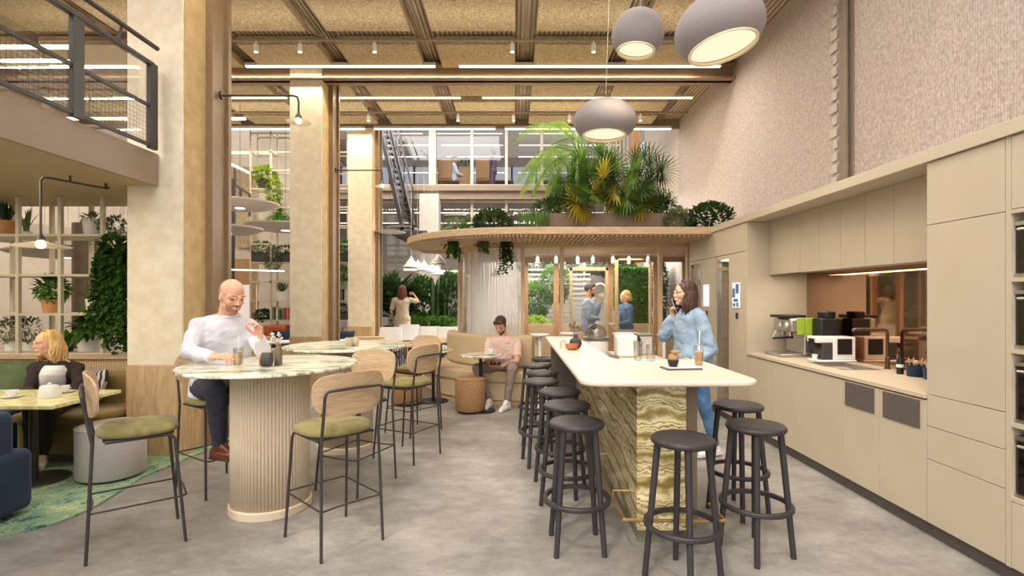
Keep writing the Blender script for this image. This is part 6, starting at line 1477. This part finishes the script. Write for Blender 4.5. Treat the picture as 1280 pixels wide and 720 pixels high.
pp_ = P(53, 496, 4.53); t = thing('smartphone', 'dark smartphone held by the blonde seated woman', 'phone', pp_); MB().obox(pp_+V((0, 0, .02)), (.055, .035, .004), Matrix.Rotation(.5, 3, 'X')).build('case', M['black'], t, bevel=.003); MB().obox(pp_+V((0, .0, .0246)), (.05, .031, .0008), Matrix.Rotation(.5, 3, 'X')).build('display', M['ovenglass'], t, smooth=0)

# 3 woman in denim shirt on the phone
def ex3(t, L, Mx, J, s):
    b = MB(); nb = J['neck']
    b.chain([nb+V((.06, -.06, .0)), nb+V((-.05, -.075, -.03)), nb+V((-.09, -.05, -.10))], [.018, .018, .012]); b.chain([nb+V((.06, -.06, .0)), nb+V((.09, .02, .01)), nb+V((.03, .08, .0)), nb+V((-.06, .06, -.04))], [.018]*4)
    b.build('collar', M['denim'], t, voxel=.006, smooth=180)
    b = MB(); w = J['lw']; b.tube([w+(J['le']-w).normalized()*.07, w+(J['le']-w).normalized()*.015], .04, 16); b.build('cuff', M['denim'], t)
PW = 4.9
person('brown haired woman in a light denim shirt talking on the phone at the bar', (1.8, 4.95, 0),
 dict(pelvis=(1.74, 4.98, 1.0), neck=(wx(864, 4.95), 4.97, 1.43), rs=(wx(858, 5.1)+.0, 5.13, 1.36), ls=(wx(872, 4.85), 4.80, 1.37), re=(1.53, 5.18, 1.17), rw=(1.575, 5.08, 1.375), le=(1.83, 4.76, 1.07), lw=(1.66, 4.72, .95),
      rh=(1.70, 5.07, .93), lh=(1.76, 4.89, .93), rk=(1.70, 5.1, .52), lk=(1.83, 4.92, .53), ra=(1.74, 5.12, .10), la=(wx(893, 5.0), 5.0, .12), rt=(1.60, 5.10, .035), lt=(wx(893, 5.0)-.13, 4.94, .035)),
 (-.97, -.25, 0), 'skin2', .98, True, hfw=(-.98, -.06, -.04), hc=(wx(855, 4.95), 4.95, 1.585), hairfn=wavy('brunet', .22, 1.1, .05, .009), brow='brunet', smile=True, top='denim', bottom='jeans', shoe='white', sleeves='big', hand_dirs={'r': ((-.05, -.35, 1), (.2, -1, -.2)), 'l': ((-.9, .1, -.2), (0, 1, -.2))}, puff=.04, folds=.024, toph=-.24, extra=ex3, curl=(.9, .6))
pp_ = V((1.600, 5.02, 1.475)); t = thing('smartphone', 'dark smartphone with white edge held to her ear by the woman in denim', 'phone', pp_); Mq = Matrix.Rotation(-.35, 3, 'Y') @ Matrix.Rotation(.5, 3, 'Z'); MB().obox(pp_, (.036, .005, .074), Mq).build('case', M['black'], t, bevel=.004); MB().obox(pp_+Mq @ V((0, -.0055, 0)), (.030, .0008, .05), Mq).build('back_cover', M['dark'], t, smooth=0); MB().obox(pp_, (.0372, .003, .0755), Mq).build('edge', M['white'], t, bevel=.002)

# 4 man in pink tee on the bench
def shorth(mat_, beard=True, tall=.0):
    def fn(L, Mx, s, t):
        b = MB(); b.ell(L((0, -.026, .05)), (.081*s, .095*s, .083*s), Mx, 24, 16)
        for i in range(16): b.ell(L((-.05+.0067*i*1.0, .052+.012*math.sin(i), .098+tall+.006*math.sin(i*2.1))), (.02*s, .026*s, .022*s), Mx, 10, 8)
        for sg in (-1, 1): b.ell(L((sg*.068, .012, .03)), (.014*s, .026*s, .035*s), Mx)
        b.build('hair', M[mat_], t, voxel=.006, vsmooth=1, disp=.012, dscale=.025, smooth=180)
        if beard:
            b = MB(); b.ell(L((0, .028, -.060)), (.0545*s, .0575*s, .050*s), Mx, 20, 14); b.ell(L((0, .0605, -.09)), (.029*s, .028*s, .024*s), Mx); b.chain([L((-.024, .083, -.044)), L((0, .095, -.0375)), L((.024, .083, -.044))], [.0035*s, .005*s, .0035*s])
            b.build('beard', M[mat_], t, smooth=180)
    return fn
person('man in a pale pink shirt sitting on the curved bench with his phone', (-.15, 7.5, 0),
 dict(pelvis=(-.13, 7.52, .60), neck=P(629, 421, 7.5), rs=P(612, 427.5, 7.46), ls=P(647, 427.5, 7.52), re=P(608, 450, 7.32), rw=P(613, 457, 7.13), le=P(646, 451, 7.3), lw=P(626, 458, 7.1),
      rh=(-.24, 7.47, .57), lh=(-.04, 7.47, .57), rk=(wx(596, 7.05), 7.08, .57), lk=(wx(640, 6.98), 6.98, .58), ra=(wx(612, 7.25), 7.22, .12), la=(wx(634, 7.05), 7.08, .13), rt=(wx(612, 7.25)-.03, 7.10, .03), lt=(wx(630, 7.0)-.02, 6.95, .03)),
 (-.05, -1, 0), 'skin', 1.05, hfw=(-.30, -.80, -.62), hc=P(626, 407, 7.42), hairfn=shorth('brunet'), open_=False, top='pinkt', bottom='chino', shoe='white', sleeves='short', hand_dirs={'r': ((.7, -.55, 0), (0, .3, 1)), 'l': ((-.8, -.45, 0), (0, .3, 1))}, vox=.0055, curl=(.6, .6))
pp_ = V((wx(619, 7.02), 7.03, wz(456, 7.03)+.02)); t = thing('smartphone', 'dark smartphone held by the man in the pink shirt', 'phone', pp_); MB().obox(pp_, (.07, .036, .004), Matrix.Rotation(.4, 3, 'X')).build('case', M['black'], t, bevel=.003); MB().obox(pp_+V((0, -.002, .0052)), (.064, .032, .0006), Matrix.Rotation(.4, 3, 'X')).build('display', M['ovenglass'], t, smooth=0)

# 5 and 6: couple inside the pavilion
def stand(px, y, H_, fw, **k):
    x = wx(px, y); s = H_/1.75; f = V(fw).normalized(); r = f.cross(V((0, 0, 1))).normalized(); o = V((x, y, 0))
    g = lambda a, b_, z: o+r*a*s+f*b_*s+V((0, 0, z*s))
    J = dict(pelvis=g(0, 0, .97), neck=g(0, 0, 1.46), rs=g(.19, 0, 1.40), ls=g(-.19, 0, 1.40), rh=g(.09, 0, .92), lh=g(-.09, 0, .92), rk=g(.10, .02, .5), lk=g(-.10, .02, .5), ra=g(.10, -.02, .09), la=g(-.10, -.02, .09), rt=g(.11, .12, .03), lt=g(-.11, .12, .03))
    return o, s, g, J, f, r
o, s, g, J, f, r = stand(736, 10.0, 1.82, (1, -.25, 0))
J.update(re=g(.24, .02, 1.13), rw=g(.10, .20, 1.10), le=g(-.20, .12, 1.16), lw=g(-.13, .22, 1.42))
tM = person('man in a blue grey shirt standing in the pavilion with one arm folded, drinking', o, J, f, 'skin3', s, hfw=(1, -.25, -.1), hc=g(0, .03, 1.62), hairfn=shorth('darkhair', True, .01), top='bluegrey', bottom='linen', shoe='brownsh', hand_dirs={'r': (-r, -f), 'l': ((0, 0, 1), f*-1)}, vox=.009, cvox=.010, folds=.012)
c_ = g(-.11, .24, 1.50); t = thing('coffee_cup', 'white cup raised by the man in the blue grey shirt', 'cup', c_); MB().lathe([(.025, 0), (.035, .08), (.03, .08), (.02, .01), (0, .01)], 16, c_).build('bowl', M['white'], t)
o, s, g, J, f, r = stand(782, 10.05, 1.70, (-1, -.3, 0))
J.update(re=g(.24, .03, 1.12), rw=g(.12, .25, 1.08), le=g(-.24, .03, 1.12), lw=g(-.06, .27, 1.05))
person('blonde woman in a denim jacket standing in the pavilion holding a folder', o, J, f, 'skin2', s, True, hfw=(-1, -.2, 0), hc=g(0, .02, 1.61), hairfn=wavy('blond', .12, .6, 0, .006, 80), brow='blond', top='denimd', bottom='whitem', shoe='white', hand_dirs={'r': (f, -r), 'l': (f, r)}, vox=.009, cvox=.010, folds=.012, toph=-.0)
c_ = g(0, .22, 1.1); t = thing('folder', 'grey folder held against her chest by the blonde standing woman', 'folder', c_); MB().obox(c_+V((0, 0, .05)), (.012, .13, .16), Matrix.Rotation(.3, 3, 'Z')).build('cover', M['linen'], t, bevel=.003); MB().obox(c_+V((.004, 0, .05)), (.009, .126, .163), Matrix.Rotation(.3, 3, 'Z')).build('sheets', M['paper'], t, smooth=0)
# 7 woman on the terrace, seen from behind
o, s, g, J, f, r = stand(503, 13.0, 1.86, (.1, 1, 0))
J.update(re=g(.36, .1, 1.36), rw=g(.22, .16, 1.56), le=g(-.27, -.02, 1.12), lw=g(-.25, .1, .92))
def ex7(t, L, Mx, J, s):
    hip = (J['rh']+J['lh'])/2; b = MB(); b.loft([(hip+V((0, 0, .16)), r*.14, f*.11), (hip, r*.20, f*.15), (hip-V((0, 0, .28)), r*.22, f*.17)], 24, 2.3); b.build('skirt', M['dressb'], t, smooth=60)
person('woman with long auburn hair seen from behind on the terrace, one hand at her head', o, J, f, 'skin3', s, True, hfw=(.2, 1, 0), hc=g(0, .02, 1.62), hairfn=wavy('auburn', .26, .7, 0, .006, 80), top='dressb', bottom='skin3', shoe='kick', sleeves='short', hand_dirs={'r': (-r, f), 'l': ((0, 0, -1), r)}, vox=.010, cvox=.013, extra=ex7)
# 8, 9 people upstairs
o, s, g, J, f, r = stand(567, 17.3, 1.75, (1, .2, 0))
dz = V((0, 0, 5.02-.42))
J.update(re=g(.22, .1, 1.12), rw=g(.16, .3, 1.05), le=g(-.22, .1, 1.12), lw=g(-.14, .3, 1.05), rk=g(.1, .42, .9), lk=g(-.1, .42, .9), ra=g(.1, .42, .5), la=g(-.1, .42, .5), rt=g(.1, .55, .45), lt=g(-.1, .55, .45))
J = {k: v+dz for k, v in J.items()}
person('person in a white shirt seated upstairs behind the glass', o+V((0, 0, 5.02)), J, f, 'skin3', s, hfw=(1, .2, -.2), hc=g(0, .03, 1.62)+dz, hairfn=shorth('darkhair', False), top='shirtw', bottom='chino', shoe='kick', hand_dirs={'r': (f, V((0, 0, -1))), 'l': (f, V((0, 0, -1)))}, vox=.012, cvox=.012, folds=.01)
o, s, g, J, f, r = stand(616, 17.2, 1.6, (-1, .2, 0)); dz = V((0, 0, 5.02-.1))
J.update(re=g(.22, .1, 1.12), rw=g(.12, .28, 1.2), le=g(-.22, .1, 1.12), lw=g(-.12, .28, 1.2)); J = {k: v+dz for k, v in J.items()}
M['mauve'] = mat('mauve cloth', col(120, 96, 118), .9, c2=col(106, 84, 104), scale=10)
person('person with dark hair and mauve clothes standing upstairs beside a tan chair', o+V((0, 0, 5.02)), J, f, 'skin3', s, True, hfw=(-1, .2, -.2), hc=g(0, .03, 1.62)+dz, hairfn=wavy('darkhair', .1, .6, 0, .006, 50), top='mauve', bottom='mauve', shoe='kick', hand_dirs={'r': (f, V((0, 0, 1))), 'l': (f, V((0, 0, 1)))}, vox=.012, cvox=.012, folds=.01)

# ================================================================== LIGHT
W = bpy.data.worlds.new('World'); SC.world = W; W.use_nodes = True
nt = W.node_tree; bg = nt.nodes['Background']; sky = nt.nodes.new('ShaderNodeTexSky'); sky.sky_type = 'NISHITA'; sky.sun_disc = False; sky.sun_elevation = math.radians(45); sky.sun_rotation = math.radians(200); sky.air_density = 1.; sky.dust_density = 4.
mix = nt.nodes.new('ShaderNodeMix'); mix.data_type = 'RGBA'; mix.inputs[0].default_value = .8; mix.inputs[7].default_value = (1.0, .985, .965, 1)
nt.links.new(sky.outputs[0], mix.inputs[6]); nt.links.new(mix.outputs[2], bg.inputs[0]); bg.inputs[1].default_value = .82
def area(name, loc, rot, sx, sy, e, c_, spread=PI):
    L = bpy.data.lights.new(name, 'AREA'); L.shape = 'RECTANGLE'; L.size = sx; L.size_y = sy; L.energy = e; L.color = c_; L.spread = spread
    o = bpy.data.objects.new(name, L); COL.objects.link(o); o.location = loc; o.rotation_euler = rot; return o
# rows of ceiling luminaires between the rafts
for i, (y, e) in enumerate(((1.5, 130), (5.0, 110), (8.40, 110), (9.72, 110), (11.36, 110))):
    area('ceiling_luminaire', (-1.5, y, 5.32 if i < 4 else 5.27), (0, 0, 0), 9, .03, e, (1, .88, .70))
for x, y in ((-2, 6.9), (-2, 10.2)): area('ceiling_fill', (x, y, 4.95), (PI, 0, 0), 9, .1, 16, (1, .88, .70))  # unseen upward area lights added to brighten the ceiling
area('garden_fill', (1.3, 13.4, 3.9), (0, 0, 0), 4, 3.4, 480, (.98, .98, 1))  # added area light without a fixture, brightens the dark garden
area('terrace_fill', (-3, 14.2, 7.0), (0, 0, 0), 5, 3, 330, (1, .97, .93))  # unseen fill above the terrace, added to lift the far background
area('balcony_fill', (-5.6, 3.4, 2.6), (0, 0, 0), 3.2, 2.2, 105, (1, .86, .66))  # invisible area light added under the soffit to brighten the lounge
area('room_light', (-6.8, 9.5, 5.0), (0, 0, 0), 4, 5, 160, (1, .86, .68))
area('niche_light', (3.1, 4.6, 1.80), (0, 0, 0), .2, 2.2, 9, (1, .88, .72))
area('pavilion_light', (1.2, 9.6, 2.28), (0, 0, 0), 2.4, 1.6, 75, (1, .88, .72))
area('planter_fill', (1.4, 8.0, 5.25), (0, 0, 0), 3, .1, 70, (1, .92, .80))  # helper without a lamp body, added because the palm leaves came out dark
area('office_light', (-1.5, 19.5, 7.4), (0, 0, 0), 9, 4, 90, (1, .93, .88))
area('office_light', (-1.5, 19.5, 4.6), (0, 0, 0), 9, 4, 140, (1, .88, .74))
S = bpy.data.lights.new('sun', 'SUN'); S.energy = 1.0; S.angle = .06; S.color = (1, .93, .8); so = bpy.data.objects.new('sun', S); COL.objects.link(so)
so.rotation_euler = V((.35, .55, -.95)).normalized().to_track_quat('-Z', 'Y').to_euler()

cam = bpy.data.cameras.new('camera'); cam.lens = 18; cam.sensor_width = 36; cam.shift_x = -2/1280; cam.shift_y = 12/1280; cam.clip_end = 200
co = bpy.data.objects.new('camera', cam); COL.objects.link(co); co.location = (0, 0, H); co.rotation_euler = (PI/2, 0, 0); SC.camera = co
vs_ = SC.view_settings; vs_.view_transform = 'Standard'; vs_.look = 'None'; vs_.gamma = 1; vs_.use_curve_mapping = False; vs_.exposure = -.12
